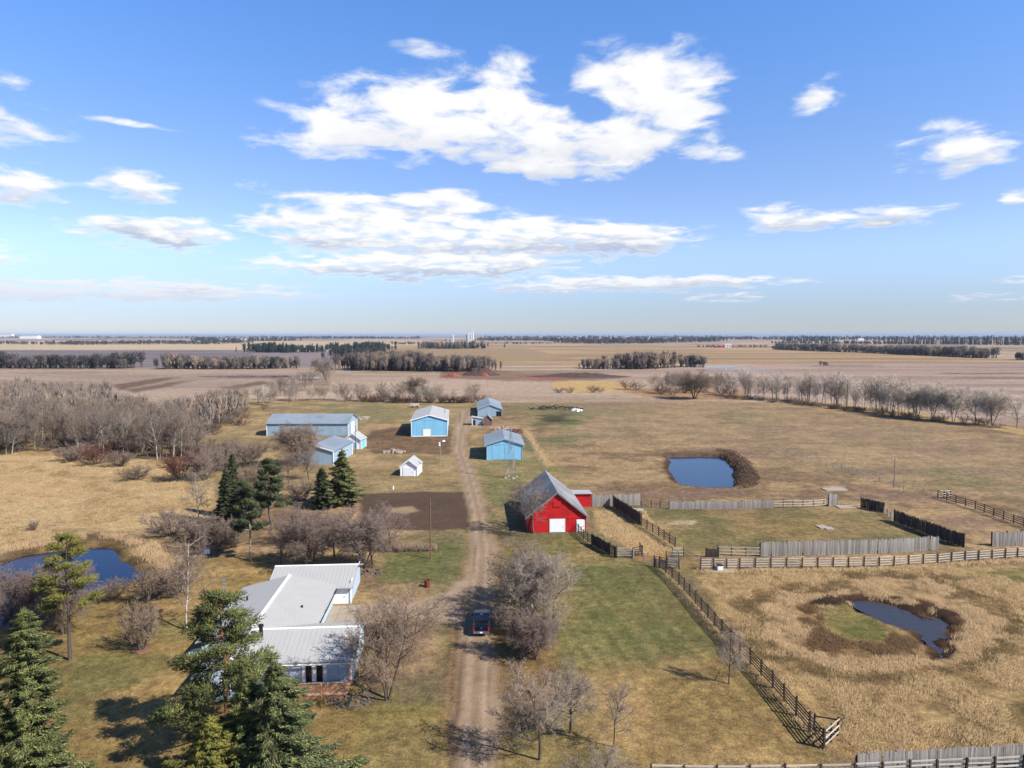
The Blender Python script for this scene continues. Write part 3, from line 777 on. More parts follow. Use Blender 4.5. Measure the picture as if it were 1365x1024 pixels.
def conifer_proto(key, seed, h, rad, pw=.85, clear=.04, dens=1.0, tl=.34, tw_=.075, droop=.35, ragged=.25, sparse=0.0):
    rr = np.random.default_rng(seed)
    tp0, tp1, tr0, tr1 = [], [], [], []
    n = 10
    for i in range(n):
        tp0.append((0, 0, -.2 + (h + .1) * i / n)); tp1.append((0, 0, -.2 + (h + .1) * (i + 1) / n))
        tr0.append(h * .016 * (1 - i / n) + .02); tr1.append(h * .016 * (1 - (i + 1) / n) + .02)
    s0, s1, sr = [], [], []
    z = h * clear
    side = [rr.uniform(.7, 1.2) for _ in range(12)]
    while z < h * .985:
        f = z / h
        L0 = rad * (1 - f) ** pw * (min(1.0, .55 + (f - clear) * 4.0))
        m = int(rr.integers(5, 8))
        off = rr.uniform(0, 6.28)
        for k in range(m):
            if rr.random() < sparse: continue
            an = off + k * 2 * math.pi / m + rr.normal(0, .15)
            L = max(L0 * rr.uniform(1 - ragged, 1 + ragged) * side[int(an / 1.05 + z * .35) % 12], .25)
            d0 = np.array([math.cos(an), math.sin(an), 0.0]); lat = np.array([-d0[1], d0[0], 0.0])
            zz = z + rr.normal(0, .1)
            bend = lambda s__: np.array([0, 0, zz]) + d0 * L * s__ + np.array([0, 0, 1]) * (L * (.20 * (1 - f) * s__ - droop * s__ * s__ + (.18 * s__ ** 4)))
            ns = 4
            for i in range(ns):
                tp0.append(bend(i / ns)); tp1.append(bend((i + 1) / ns)); q_ = .012 + .018 * L
                tr0.append(q_ * (1 - i / ns) + .006); tr1.append(q_ * (1 - (i + 1) / ns) + .006)
            cnt = int((14 + 34 * L * (0.6 + 0.4 * L / max(rad, 1))) * dens)
            for _ in range(cnt):
                s__ = rr.random() ** .6
                s__ = .12 + .88 * s__
                wdt = L * .34 * (1.05 - s__) + .08
                p = bend(s__) + lat * rr.normal(0, .55) * wdt + np.array([0, 0, -abs(rr.normal(0, .10)) - .03])
                dr = d0 * rr.uniform(.35, 1.0) + lat * rr.normal(0, .55) + np.array([0, 0, rr.uniform(-.55, .25)])
                dr /= np.linalg.norm(dr)
                s0.append(p - dr * tl * .3); s1.append(p + dr * tl * rr.uniform(.5, 1.1)); sr.append(tw_ * rr.uniform(.6, 1.25))
        z += .16 + .028 * h * (.45 + .6 * (1 - f)) * (.8 + .4 * rr.random())
    for i in range(int(16 * dens)):
        s0.append((0, 0, h * .93 + rr.random() * h * .05)); s1.append((rr.normal(0, .14), rr.normal(0, .14), h * 1.0 + rr.random() * .25)); sr.append(tw_)
    big = seg_mesh(tp0, tp1, tr0, tr1, 5)
    tw = spike_mesh(s0, s1, sr)
    PROTO[key] = dict(big=big, tw=tw, h=h * 1.01, rad=rad, me={})

def pine_proto(key, seed, h, rad, first=.35, limbs=26, per=60, tl=.36, pad=.75, tw_=.055, up=.28):
    rr = np.random.default_rng(seed)
    tp0, tp1, tr0, tr1 = [], [], [], []
    n = 9; px_ = np.cumsum(rr.normal(0, .10, (n + 1, 2)), 0)
    P_ = [np.array([px_[i][0], px_[i][1], -.2 + (h) * i / n]) for i in range(n + 1)]
    for i in range(n):
        tp0.append(P_[i]); tp1.append(P_[i + 1]); tr0.append(h * .015 * (1 - .85 * i / n)); tr1.append(h * .015 * (1 - .85 * (i + 1) / n))
    s0, s1, sr = [], [], []
    def clump(c, rad_, m, d0):
        for _ in range(m):
            o = rr.normal(0, 1, 3); o /= np.linalg.norm(o)
            p = c + o * rad_ * rr.random() ** .5 * np.array([1, 1, .55])
            dr = o * .8 + d0 * .4 + np.array([0, 0, .35]); dr /= np.linalg.norm(dr)
            s0.append(p); s1.append(p + dr * tl * rr.uniform(.6, 1.1)); sr.append(tw_ * rr.uniform(.7, 1.2))
    for j in range(limbs):
        f = first + (1 - first) * (j + .5) / limbs; z = f * h; i = min(int(f * n), n - 1)
        c0 = P_[i] + (P_[i + 1] - P_[i]) * (f * n - i)
        L = rad * (1.05 - ((f - first) / (1 - first)) ** 1.5 * .85) * rr.uniform(.6, 1.1)
        an = j * 2.4 + rr.normal(0, .4); d0 = np.array([math.cos(an), math.sin(an), 0.0]); lat = np.array([-d0[1], d0[0], 0])
        bend = lambda s__: c0 + d0 * L * s__ + np.array([0, 0, 1.0]) * L * (up * s__ * s__ + .05 * math.sin(5 * s__ + j)) + lat * L * .12 * math.sin(3 * s__ + j)
        for k in range(5):
            tp0.append(bend(k / 5)); tp1.append(bend((k + 1) / 5)); q_ = .02 + .016 * L; tr0.append(q_ * (1 - .16 * k)); tr1.append(q_ * (1 - .16 * (k + 1)))
        m = int(3 + 2.6 * L)
        for k in range(m):
            s__ = .38 + .62 * (k + rr.random()) / m
            sd = rr.normal(0, .35) * L * .45
            b0 = bend(s__); e = b0 + lat * sd + np.array([0, 0, rr.uniform(0, .3)])
            tp0.append(b0); tp1.append(e); tr0.append(.018); tr1.append(.01)
            clump(e, pad * rr.uniform(.45, .85), int(per * rr.uniform(.6, 1.2)), d0)
    clump(P_[n] + np.array([0, 0, -.2]), pad * .7, per, np.array([0, 0, 1.0]))
    PROTO[key] = dict(big=seg_mesh(tp0, tp1, tr0, tr1, 5), tw=spike_mesh(s0, s1, sr), h=h + .4, rad=rad, me={})

conifer_proto('spruce_near', 1, 12.5, 4.2, dens=2.3, tl=.40, tw_=.058, ragged=.42, pw=.72, droop=.3)
conifer_proto('spruce_left', 2, 15.0, 3.3, dens=2.2, tl=.40, tw_=.058, ragged=.6, pw=.62, droop=.25)
conifer_proto('spruce_mid', 3, 11.5, 3.6, dens=1.3, tl=.5, tw_=.10, ragged=.5, pw=.75)
conifer_proto('spruce_slim', 4, 11.0, 2.2, dens=1.4, tl=.45, tw_=.10, ragged=.35, pw=.75)
conifer_proto('cedar', 5, 9.0, 3.0, dens=2.2, tl=.34, tw_=.06, ragged=.3, pw=.6, droop=.05)
pine_proto('pine_near', 6, 14.0, 4.6, first=.22, limbs=34, per=75, pad=.85, tl=.34, tw_=.042)
pine_proto('pine_left', 7, 14.0, 3.2, first=.42, limbs=20, per=45, pad=.8, tl=.38, tw_=.055)
pine_proto('pine_mid', 8, 13.5, 3.0, first=.30, limbs=24, per=60, pad=.95, tl=.45, tw_=.085)
pine_proto('pine_mid_high', 9, 12.5, 2.8, first=.36, limbs=20, per=60, pad=.9, tl=.45, tw_=.085)
# far and tiny kinds: a few dozen faces each
def tiny_proto(key, seed, h, rad, kind):
    rr = np.random.default_rng(seed); s0, s1, sr = [], [], []
    if kind == 'bare':
        for i in range(100):
            a = rr.uniform(0, 6.28); z0 = h * rr.uniform(.25, .75); r_ = rad * rr.uniform(.0, .6); L = h * rr.uniform(.12, .26)
            p = np.array([math.cos(a) * r_, math.sin(a) * r_, z0])
            d = np.array([math.cos(a) * .5, math.sin(a) * .5, 1.0]); d /= np.linalg.norm(d)
            s0.append(p); s1.append(p + d * L); sr.append(h * .022 * rr.uniform(.6, 1.3))
        big = seg_mesh([(0, 0, -.5), (rad * .1, 0, -.5), (0, -rad * .15, -.5)], [(0, 0, h * .8), (rad * .35, 0, h * .6), (-rad * .3, 0, h * .6)], [h * .018] * 3, [h * .008] * 3, 4)
    else:
        for i in range(44):
            f = rr.random() ** .8; a = rr.uniform(0, 6.28); r_ = rad * (1 - f) * rr.uniform(.5, 1)
            p = np.array([math.cos(a) * r_ * .3, math.sin(a) * r_ * .3, h * (.08 + .86 * f)])
            s0.append(p); s1.append(p + np.array([math.cos(a) * r_ + .01, math.sin(a) * r_, h * .03])); sr.append(h * .075)
        big = seg_mesh([(0, 0, -.5)], [(0, 0, h)], [h * .02], [h * .006], 4)
    PROTO[key] = dict(big=big, tw=spike_mesh(s0, s1, sr), h=h, rad=rad, me={})
for i in range(3): tiny_proto('tiny%d' % i, 200 + i, 12, 4.0, 'bare')
for i in range(2): tiny_proto('tinys%d' % i, 220 + i, 14, 3.4, 'spruce')

def proto_mesh(key, part, m):
    p = PROTO[key]; k_ = (part, m.name)
    if k_ not in p['me']:
        v, t_ = p['big'] if part == 'trunk' else p['tw']
        me = np_mesh(part, v, t_, m)
        if part == 'trunk': me.polygons.foreach_set('use_smooth', np.ones(len(t_), bool))
        p['me'][k_] = me
    return p['me'][k_]

def tree(name, key, label, cat, x, y, h, width=None, bark='bark', twig='twig_grey', group=None, rz=None, lean=0.0):
    p = PROTO[key]
    o = thing(name, label, cat, (x, y, gz(x, y)), random.uniform(0, 6.28) if rz is None else rz, group)
    sz = h / p['h']; sx = (width / 2 / p['rad']) if width else sz
    o.scale = (sx, sx, sz)
    o.rotation_euler.x = lean
    link('trunk', proto_mesh(key, 'trunk', M[bark]), o)
    link('crown', proto_mesh(key, 'crown', M[twig]), o)
    return o

def merged_trees(name, label, cat, items, mats, group=None):
    """one mass of trees too many and too small to count; items: (key, x, y, h, width, twig material index)"""
    vs, ts, ms, o = [], [], [], 0
    for (key, x, y_, h, wd, mi) in items:
        p = PROTO[key]; a = random.uniform(0, 6.28); ca, sa = math.cos(a), math.sin(a)
        sx = wd / 2 / p['rad']; sz = h / p['h']
        for part, m_ in (('big', 0), ('tw', mi)):
            v, t_ = p[part]
            w_ = np.stack([(v[:, 0] * ca - v[:, 1] * sa) * sx + x, (v[:, 0] * sa + v[:, 1] * ca) * sx + y_, v[:, 2] * sz], 1)
            vs.append(w_); ts.append(t_ + o); ms.append(np.full(len(t_), m_)); o += len(v)
    ob = link(name, np_mesh(name, np.concatenate(vs), np.concatenate(ts), [M[m] for m in mats], np.concatenate(ms)))
    return tag(ob, label, cat, group, 'stuff')

def single(name, key, label, cat, x, y, h, width, bark, twig, group, cache={}):
    """a tree too small in the picture to show its parts: one mesh with bark and twig materials"""
    k_ = (key, bark, twig)
    if k_ not in cache:
        p = PROTO[key]; v, t_ = merge([p['big'], p['tw']])
        cache[k_] = np_mesh(name, v, t_, [M[bark], M[twig]], np.concatenate([np.zeros(len(p['big'][1])), np.ones(len(p['tw'][1]))]))
    p = PROTO[key]
    o = link(name, cache[k_], None, (x, y, 0), random.uniform(0, 6.28), (width / 2 / p['rad'], width / 2 / p['rad'], h / p['h']))
    return tag(o, label, cat, group)

def pt(u, v): g = G(u, v); return g.x, g.y
def hgt(v, u0, v0): return zat(v, G(u0, v0).y)

# trees of the yard, each with the pixel of its foot and the row of its top
def yard_tree(name, key, label, u, v, vtop, wpx=None, **kw):
    x, y_ = pt(u, v)
    return tree(name, key, label, kw.pop('cat', 'tree'), x, y_, zat(vtop, y_), None if wpx is None else wpx * y_ / FPX, **kw)

GD = 'bare trees beside the dirt road'
yard_tree('bare_tree', 'elm0', 'round bare grey tree nearest the dirt road at the bottom, trunk fully visible', 718.8, 1013, 879, 98, twig='twig_grey', group=GD)
yard_tree('bare_tree', 'elm1', 'bare tree just behind and right of the round roadside tree, short dark trunk', 760, 977, 876, 80, twig='twig_grey', group=GD)
yard_tree('bare_tree', 'poplar0', 'small slender bare tree on the lawn, rightmost of the roadside trees', 818, 996, 898, 50, twig='twig_grey', group=GD)
yard_tree('bare_tree', 'elm2', 'bare tree crown cut off by the bottom edge, below the slender lawn tree', 798, 1062, 992, 100, twig='twig_grey', group=GD)
yard_tree('bare_tree', 'poplar1', 'bare birch with white trunk beside the parked pickup', 698, 842, 738, 78, bark='pale_bark', twig='twig_grey', group=GD)
yard_tree('bare_tree', 'poplar2', 'bare birch with pale trunk just right of the one beside the pickup', 716, 846, 732, 76, bark='pale_bark', twig='twig_grey', group=GD)
yard_tree('bare_tree', 'elm3', 'wide bare grey tree at the lawn edge of the roadside clump', 738, 826, 726, 84, twig='twig_grey', group=GD)
yard_tree('bare_tree', 'elm0', 'bare grey tree at the road side of the clump, farthest up the road', 686, 806, 722, 76, twig='twig_brown', group=GD)
yard_tree('bare_tree', 'elm1', 'bare tree at the far end of the roadside clump, towards the red barn', 712, 800, 720, 70, twig='twig_grey', group=GD)
yard_tree('bare_tree', 'elmm0', 'low mauve bare tree between the birches and the round roadside tree', 712, 880, 815, 58, twig='twig_mauve', group=GD)
yard_tree('bare_tree', 'poplar1', 'bare tree behind the mauve one, beside the road shadow', 688, 872, 800, 50, twig='twig_mauve', group=GD)
yard_tree('bare_tree', 'elm0', 'dark bare tree standing against the front of the red barn', 711, 711, 640, 72, twig='twig_wood')
yard_tree('bare_tree', 'elm3', 'small bare tree standing alone by the long rail fence', 971.5, 912, 833, 44, twig='twig_grey')
yard_tree('bare_tree', 'elm_open', 'large spreading bare tree beside the right end of the white roofed house', 516, 933, 776, 114, twig='twig_brown')
yard_tree('bare_tree', 'aspen0', 'bare aspen with a pale trunk on the lawn left of the house', 248.8, 840, 708, 76, bark='pale_bark', twig='twig_brown')
yard_tree('bare_bush', 'shrub0', 'dense vase shaped bare bush in a mulch ring on the left lawn', 188.7, 866, 793, 52, twig='twig_brown', bark='bark', cat='bush')
yard_tree('pine_tree', 'pine_left', 'tall yellow green pine with a bare lower trunk beside the left pond', 93, 880, 708, 84, bark='bark', twig='needle_gold')
yard_tree('bare_tree', 'elm2', 'bare grey tree in the thick of the roadside clump, between the birches and the lawn', 726, 838, 742, 80, twig='twig_grey', group=GD)
yard_tree('bare_tree', 'elm3', 'bare grey tree on the road side of the clump, just beyond the birches', 694, 826, 734, 80, twig='twig_grey', group=GD)
for (u_, v_, vt_, lb_) in ((686, 850, 812, 'twiggy shrub under the birches nearest the pickup'), (722, 862, 818, 'twiggy shrub under the birches on the lawn side'), (706, 872, 832, 'low twiggy shrub between the birches and the mauve tree')):
    yard_tree('bare_bush', 'shrub%d' % (u_ % 3), lb_, u_, v_, vt_, 44, twig='twig_mauve', cat='bush', group='shrubs under the roadside clump')
GP = 'bare trees along the near edge of the left pond'
yard_tree('bare_tree', 'elmm0', 'spreading bare mauve tree in front of the left pond, beside the yellow green pine', 86, 846, 742, 70, twig='twig_mauve', group=GP)
yard_tree('bare_tree', 'elm1', 'bare mauve tree in front of the left pond near the left picture edge', 14, 841, 748, 76, twig='twig_mauve', group=GP)
yard_tree('bare_tree', 'elmm1', 'bare tree between the two mauve pond trees', 50, 836, 752, 70, twig='twig_mauve', group=GP)
yard_tree('bare_tree', 'elm2', 'bare tree half out of the picture at the left edge beside the pond', -22, 850, 752, 70, twig='twig_brown', group=GP)
yard_tree('spruce_tree', 'spruce_left', 'tall ragged green spruce near the bottom left corner', 44, 1062, 810, 128, bark='bark', twig='needle_green')
yard_tree('spruce_tree', 'spruce_mid', 'yellowish spruce cut off by the left edge at the bottom corner', -14, 1080, 888, 110, bark='bark', twig='needle_gold')
yard_tree('pine_tree', 'pine_near', 'big open green pine hiding the left front of the house', 308, 1000, 786, 165, bark='pine_bark', twig='needle_green')
yard_tree('spruce_tree', 'spruce_near', 'blue green spruce in front of the house deck', 372, 1082, 880, 180, bark='bark', twig='needle_blue')
yard_tree('spruce_tree', 'spruce_near', 'shaggy green spruce between the big pine and the blue green spruce', 332, 1072, 892, 140, bark='bark', twig='needle_green')
yard_tree('spruce_tree', 'cedar', 'bushy yellow green conifer at the bottom below the big pine', 284, 1090, 955, 140, bark='bark', twig='needle_gold')
# middle-left grove
yard_tree('spruce_tree', 'spruce_slim', 'green spruce standing left of the two tall pines', 303, 700, 625, 36, twig='needle_dark')
yard_tree('spruce_tree', 'spruce_slim', 'small dark spruce tip behind the left spruce of the grove', 312, 690, 602, 26, twig='needle_dark')
yard_tree('pine_tree', 'pine_mid', 'tall dark pine with a forked bare trunk in the grove behind the house', 364, 706, 610, 48, bark='bark', twig='needle_dark')
yard_tree('pine_tree', 'pine_mid_high', 'pine with a pale bare trunk, nearest the house in the grove', 335, 747, 640, 44, bark='pale_bark', twig='needle_dark')
yard_tree('spruce_tree', 'spruce_mid', 'broad green spruce in front of the grey blue shed', 457, 674, 598, 52, twig='needle_green')
yard_tree('spruce_tree', 'spruce_slim', 'shorter spruce on the left of the broad green spruce', 430, 678, 622, 34, twig='needle_dark')
yard_tree('bare_tree', 'aspen1', 'thin bare aspen with a white trunk among the purple shrubs', 265, 696, 620, 34, bark='pale_bark', twig='twig_grey')
GH = 'bare mauve trees behind the house'
for (u, v, vt, wd, key, lb) in ((415, 756, 680, 70, 'elmm0', 'bare mauve tree with a dark forked trunk behind the house roof'), (374, 754, 690, 56, 'elm2', 'bare mauve tree behind the left end of the garage roof'),
                               (484, 758, 672, 74, 'elmm1', 'bare mauve tree at the garden corner behind the garage'), (497, 757, 684, 60, 'elm1', 'leaning bare tree nearest the garden plot behind the garage'),
                               (446, 744, 676, 60, 'elm3', 'bare tree between the forked one and the garden corner'), (520, 735, 668, 58, 'elm0', 'bare mauve tree in front of the dark garden plot'),
                               (390, 728, 668, 44, 'elm0', 'bare grey tree under the tall dark pine')):
    yard_tree('bare_tree', key, lb, u, v, vt, wd, twig='twig_mauve', group=GH)
yard_tree('bare_tree', 'elmm0', 'spreading bare brown tree in front of the long blue shed', 397, 622, 560, 56, twig='twig_brown')
yard_tree('bare_tree', 'elm1', 'bare tree against the front of the grey blue shed', 412, 640, 592, 34, twig='twig_grey')
yard_tree('bare_tree', 'elm3', 'grey bare tree in front of the left corner of the grey blue shed', 385, 645, 598, 34, twig='twig_brown')
yard_tree('bare_bush', 'shrub1', 'bare bush between the spruces and the grey blue shed', 404, 668, 634, 40, twig='twig_brown', cat='bush')
# shrubs
GS = 'purple bare shrubs between the meadow and the grove'
for i, (u, v, vt, wd, tw, key, lb) in enumerate((
    (228, 714, 678, 58, 'twig_mauve', 'shrub0', 'round purple shrub at the meadow edge above the pond'), (262, 722, 684, 50, 'twig_mauve', 'shrub1', 'purple shrub just right of the round meadow edge shrub'),
    (290, 728, 688, 50, 'twig_mauve', 'shrub2', 'purple shrub left of the white pine trunk'), (312, 730, 690, 46, 'twig_brown', 'shrub0', 'dark shrub at the foot of the pine with the pale trunk'),
    (240, 642, 600, 46, 'twig_red', 'shrub1', 'rusty red round bush at the corner of the woodlot'), (98, 615, 588, 44, 'twig_mauve', 'shrub2', 'purple low shrub in front of the pale woodlot trunks'),
    (128, 620, 590, 34, 'twig_red', 'shrub0', 'reddish shrub at the foot of the woodlot, right of the purple one'), (160, 622, 598, 34, 'twig_brown', 'shrub1', 'small brown shrub at the meadow edge under the woodlot'),
    (272, 640, 592, 50, 'twig_mauve', 'shrub2', 'mauve shrub right of the rusty red bush'), (300, 628, 584, 50, 'twig_mauve', 'shrub0', 'mauve shrub below the bare belt beside the long shed'),
    (330, 622, 584, 46, 'twig_mauve', 'shrub1', 'mauve shrub nearest the left end of the long blue shed'), (335, 655, 612, 44, 'twig_brown', 'shrub2', 'brown shrub behind the tall dark pine'),
    (205, 800, 752, 60, 'twig_brown', 'shrub1', 'reddish brown shrub at the right tip of the left pond'), (232, 796, 748, 50, 'twig_brown', 'shrub2', 'brown shrub between the pond tip and the pale aspen'),
    (180, 640, 620, 40, 'twig_brown', 'shrub0', 'low brown shrub out on the golden meadow'), (46, 707, 692, 14, 'twig_brown', 'shrub1', 'tiny twiggy shrub alone on the golden meadow'),
    (345, 690, 650, 40, 'twig_mauve', 'shrub0', 'mauve shrub under the dark spruce of the grove'), (20, 815, 776, 50, 'twig_mauve', 'shrub1', 'mauve shrub at the pond bank near the left edge'),
    (70, 822, 782, 48, 'twig_mauve', 'shrub2', 'mauve shrub on the pond bank beside the yellow green pine'), (150, 800, 772, 40, 'twig_brown', 'shrub0', 'thin brown shrub on the near bank of the left pond'))):
    yard_tree('bare_bush', key, lb, u, v, vt, wd, twig=tw, cat='bush', group=GS)

# ---- woodlots and shelterbelts: the nearest trees one by one, the rest of each as a mass
def in_poly(poly, n, seed):
    r = np.random.default_rng(seed); xs = [p[0] for p in poly]; ys_ = [p[1] for p in poly]; out = []
    while len(out) < n:
        q = np.stack([r.uniform(min(xs), max(xs), 4000), r.uniform(min(ys_), max(ys_), 4000)], 1)
        ok = sdf(q[:, 0], q[:, 1], poly) > 0
        out += [tuple(p) for p in q[ok]]
    return out[:n]

def on_line(line, n, jit, seed):
    r = np.random.default_rng(seed); g = [pt(*p) for p in line]
    L = [math.dist(a, b_) for a, b_ in zip(g[:-1], g[1:])]; T = sum(L); out = []
    for i in range(n):
        s__ = (i + r.uniform(.1, .9)) / n * T
        for (a, b_), l_ in zip(zip(g[:-1], g[1:]), L):
            if s__ <= l_: f = s__ / l_; break
            s__ -= l_
        out.append((a[0] + (b_[0] - a[0]) * f + r.normal(0, jit), a[1] + (b_[1] - a[1]) * f + r.normal(0, jit)))
    return out

TW = ['twig_wood', 'twig_brown', 'twig_wood', 'twig_grey', 'twig_mauve', 'twig_wood', 'twig_brown']
WOOD = gpoly([(-120, 612), (0, 608), (70, 594), (100, 596), (150, 603), (215, 612), (250, 612), (268, 578), (300, 562), (335, 546), (330, 541), (300, 546), (240, 560), (205, 569), (150, 560), (135, 552), (150, 536), (60, 533), (-120, 534)])
spots = sorted(in_poly(WOOD, 1150, 5), key=lambda p: p[1])
GW = 'bare poplars of the woodlot beyond the golden meadow'
items = []
for i, (x, y_) in enumerate(on_line([(-60, 612), (40, 602), (75, 597), (110, 598), (150, 604), (215, 611), (252, 611)], 44, 2.5, 19)):
    h = random.uniform(8.5, 15)
    tree('bare_poplar', 'poplar%d' % (i % 3), 'tall pale trunked poplar in the front row of the woodlot at the meadow edge', 'tree', x, y_, h, h * random.uniform(.38, .6), random.choice(['pale_bark', 'pale_bark', 'bark']), random.choice(TW), GW)
for i, (x, y_) in enumerate(spots):
    h = random.uniform(8.0, 15.5) * (.9 if y_ > 260 else 1.0) * (.75 + .5 * float(fbm(np.array([x / 22.0]), np.array([y_ / 22.0]), 77, 2)[0])); wd = h * random.uniform(.34, .55)
    key = 'mid%d' % random.randrange(6)
    if i < 150:
        single('bare_poplar', key, 'bare grey poplar in the woodlot beyond the golden meadow on the left', 'tree', x, y_, h, wd, random.choice(['pale_bark', 'pale_bark', 'bark']), random.choice(TW), GW)
    else:
        items.append((('tiny%d' % random.randrange(3)) if i > 330 else key, x, y_, h, wd, 1 + i % 3))
for i, (x, y_) in enumerate(on_line([(-60, 606), (40, 597), (75, 592), (150, 599), (250, 607), (280, 572), (330, 548)], 90, 6, 20)):
    single('low_shrub', 'mshrub%d' % (i % 2), 'low dark shrub in the undergrowth of the woodlot', 'shrub', x, y_, random.uniform(2, 4.5), random.uniform(4, 7), 'bark', random.choice(['twig_red', 'twig_brown', 'twig_wood', 'twig_dark']), 'undergrowth of the woodlot')
merged_trees('bare_woodlot', 'back of the bare woodlot beyond the golden meadow, trees massed together', 'woodlot', items, ['pale_bark'] + TW)
GB = 'bare trees of the shelterbelt along the right far edge of the pasture'
for i, (x, y_) in enumerate(on_line([(985, 529), (1060, 535), (1101, 538), (1138, 543), (1190, 550), (1225, 557)], 84, 3.5, 8)):
    h = random.uniform(10, 18.5)
    single('bare_tree', random.choice(['mid0', 'mid1', 'mid2', 'mid3', 'mid4', 'midm1']), 'bare tree in the close shelterbelt along the far right pasture edge', 'tree', x, y_, h, h * random.uniform(.42, .7), random.choice(['pale_bark', 'pale_bark', 'bark']), random.choice(['twig_pale', 'twig_pale', 'twig_grey', 'twig_brown']), GB)
for (u, v, vt, wd, lb) in ((1223, 557, 508, 40, 'pale bare tree where the pasture shelterbelt begins to thin out'), (1243, 560, 505, 34, 'bare tree second along the thin end of the pasture shelterbelt'), (1271, 562, 510, 36, 'bare tree at the first gap in the thin end of the shelterbelt'),
                           (1300, 565, 518, 28, 'slender bare tree between two gaps of the pasture shelterbelt'), (1322, 567, 514, 40, 'spreading bare tree near the right end of the pasture shelterbelt'), (1356, 571, 522, 34, 'last bare tree of the pasture shelterbelt at the right picture edge')):
    yard_tree('bare_tree', random.choice(['poplar0', 'poplar1', 'elmm0']), lb, u, v, vt, wd, bark='pale_bark', twig='twig_pale', group=GB)
for i, (x, y_) in enumerate(on_line([(960, 530), (1060, 538), (1225, 560), (1330, 570)], 46, 2.5, 9)):
    single('low_shrub', 'mshrub%d' % (i % 2), 'low bare shrub along the foot of the pasture shelterbelt', 'shrub', x, y_, random.uniform(2, 4.5), random.uniform(4, 7), 'bark', random.choice(['twig_red', 'twig_brown', 'twig_mauve']), 'shrubs under the pasture shelterbelt')
GF = 'bare trees along the far edge of the farmyard'
for i, (x, y_) in enumerate(on_line([(345, 541), (380, 534), (430, 533), (500, 535), (600, 537), (645, 535)], 34, 2.5, 12)):
    h = random.uniform(7, 12)
    single('bare_tree', random.choice(['midm0', 'midm1', 'mid1', 'mid4']), 'bare tree in the row along the far edge of the farmyard', 'tree', x, y_, h, h * random.uniform(.55, .85), 'pale_bark', random.choice(['twig_pale', 'twig_grey', 'twig_brown']), GF)
for i, (x, y_) in enumerate(on_line([(470, 535), (540, 537), (620, 537), (650, 536)], 26, 1.5, 13)):
    single('dark_shrub', 'mshrub%d' % (i % 2), 'dark round bare shrub in the row behind the blue shop', 'shrub', x, y_, random.uniform(3.5, 6), random.uniform(6, 10), 'bark', random.choice(['twig_red', 'twig_brown']), 'dark shrubs behind the blue shop')
for i, (x, y_) in enumerate(on_line([(335, 545), (365, 530), (400, 518), (425, 510)], 24, 6, 14)):
    h = random.uniform(9, 13)
    single('bare_tree', 'mid%d' % (i % 6), 'bare tree of the narrow belt running away from the farmyard corner', 'tree', x, y_, h, h * random.uniform(.5, .8), 'bark', random.choice(TW), 'bare belt running away from the farmyard')
for (u, v, vt, wd, lb) in ((434, 507, 474, 36, 'round crowned bare tree at the far end of the narrow belt'), (556, 534, 500, 34, 'tall pale bare tree behind the blue shop'), (925, 532, 493, 48, 'largest bare tree of the clump at the far pasture edge above the blue pond')):
    yard_tree('bare_tree', 'elmm0' if u > 500 else 'elm1', lb, u, v, vt, wd, twig='twig_brown')
for i, (x, y_) in enumerate(on_line([(872, 524), (900, 522), (940, 524), (955, 526)], 22, 8, 15)):
    h = random.uniform(10, 15)
    single('bare_tree', random.choice(['mid0', 'mid2', 'midm1']), 'bare tree in the clump beyond the pasture above the blue pond', 'tree', x, y_, h, h * .7, 'pale_bark', random.choice(TW), 'bare clump beyond the pasture')
for i, (u, v, s_) in enumerate(((745, 524, 7), (760, 524, 9), (790, 523, 9), (800, 523, 7), (835, 519, 13), (848, 520, 11), (880, 525, 11), (897, 527, 12), (912, 524, 9), (962, 526, 12), (975, 528, 10))):
    x, y_ = pt(u, v)
    single('low_shrub', 'mshrub%d' % (i % 2), 'low round reddish shrub on the tan wet ground beyond the pasture', 'shrub', x, y_, s_ * .55, s_, 'bark', ['twig_red', 'twig_brown'][i % 2], 'shrubs on the tan wet ground')

def belt(name, label, line, n, h, wd, jit, seed, mats, keys, cat='tree belt'):
    its = []
    for (x, y_) in on_line(line, int(n * 1.9), jit, seed):
        hh = random.uniform(h[0] * .8, h[1] * 1.1) * wob(x + y_); its.append((random.choice(keys), x, y_, hh, hh * random.uniform(wd[0] * .7, wd[1] * .9), random.randrange(1, len(mats))))
    return merged_trees(name, label, cat, its, mats)
def wob(x): return .62 + .76 * float(fbm(np.array([x / 45.0]), np.array([3.3]), 88, 3)[0])
TB, TS = ['tiny0', 'tiny1', 'tiny2'], ['tinys0', 'tinys1']
DK = ['bark', 'needle_far', 'twig_dark']
BR = ['bark', 'twig_far', 'twig_far', 'twig_brown']
belt('tree_belt', 'long dark tree belt across the field at the left edge', [(-60, 490.5), (60, 491), (170, 491)], 150, (12, 18), (.6, .9), 6, 301, ['bark', 'twig_dark', 'needle_far', 'twig_dark', 'twig_far'], TB)  # near-black mix paints cloud shadow into this belt
belt('tree_belt', 'bare grey tree belt right of the long dark one, beyond the left field', [(222, 491.5), (300, 492), (388, 491)], 130, (9, 16), (.6, .9), 6, 302, BR + ['needle_far'], TB)
belt('tree_belt', 'dark flat topped grove around a far white farmhouse', [(338, 469.5), (380, 470), (430, 469.5)], 120, (14, 22), (.5, .8), 14, 303, DK[:2], TB + TS)
belt('tree_belt', 'dark grove in the centre left field, farther of two', [(444, 468), (480, 467.5), (512, 466.5)], 100, (15, 22), (.5, .9), 14, 304, DK[:2], TB + TS)
belt('tree_belt', 'dark grove in the centre left field, nearer of two', [(455, 479), (475, 478), (500, 476)], 70, (13, 18), (.6, .9), 14, 305, DK, TB)
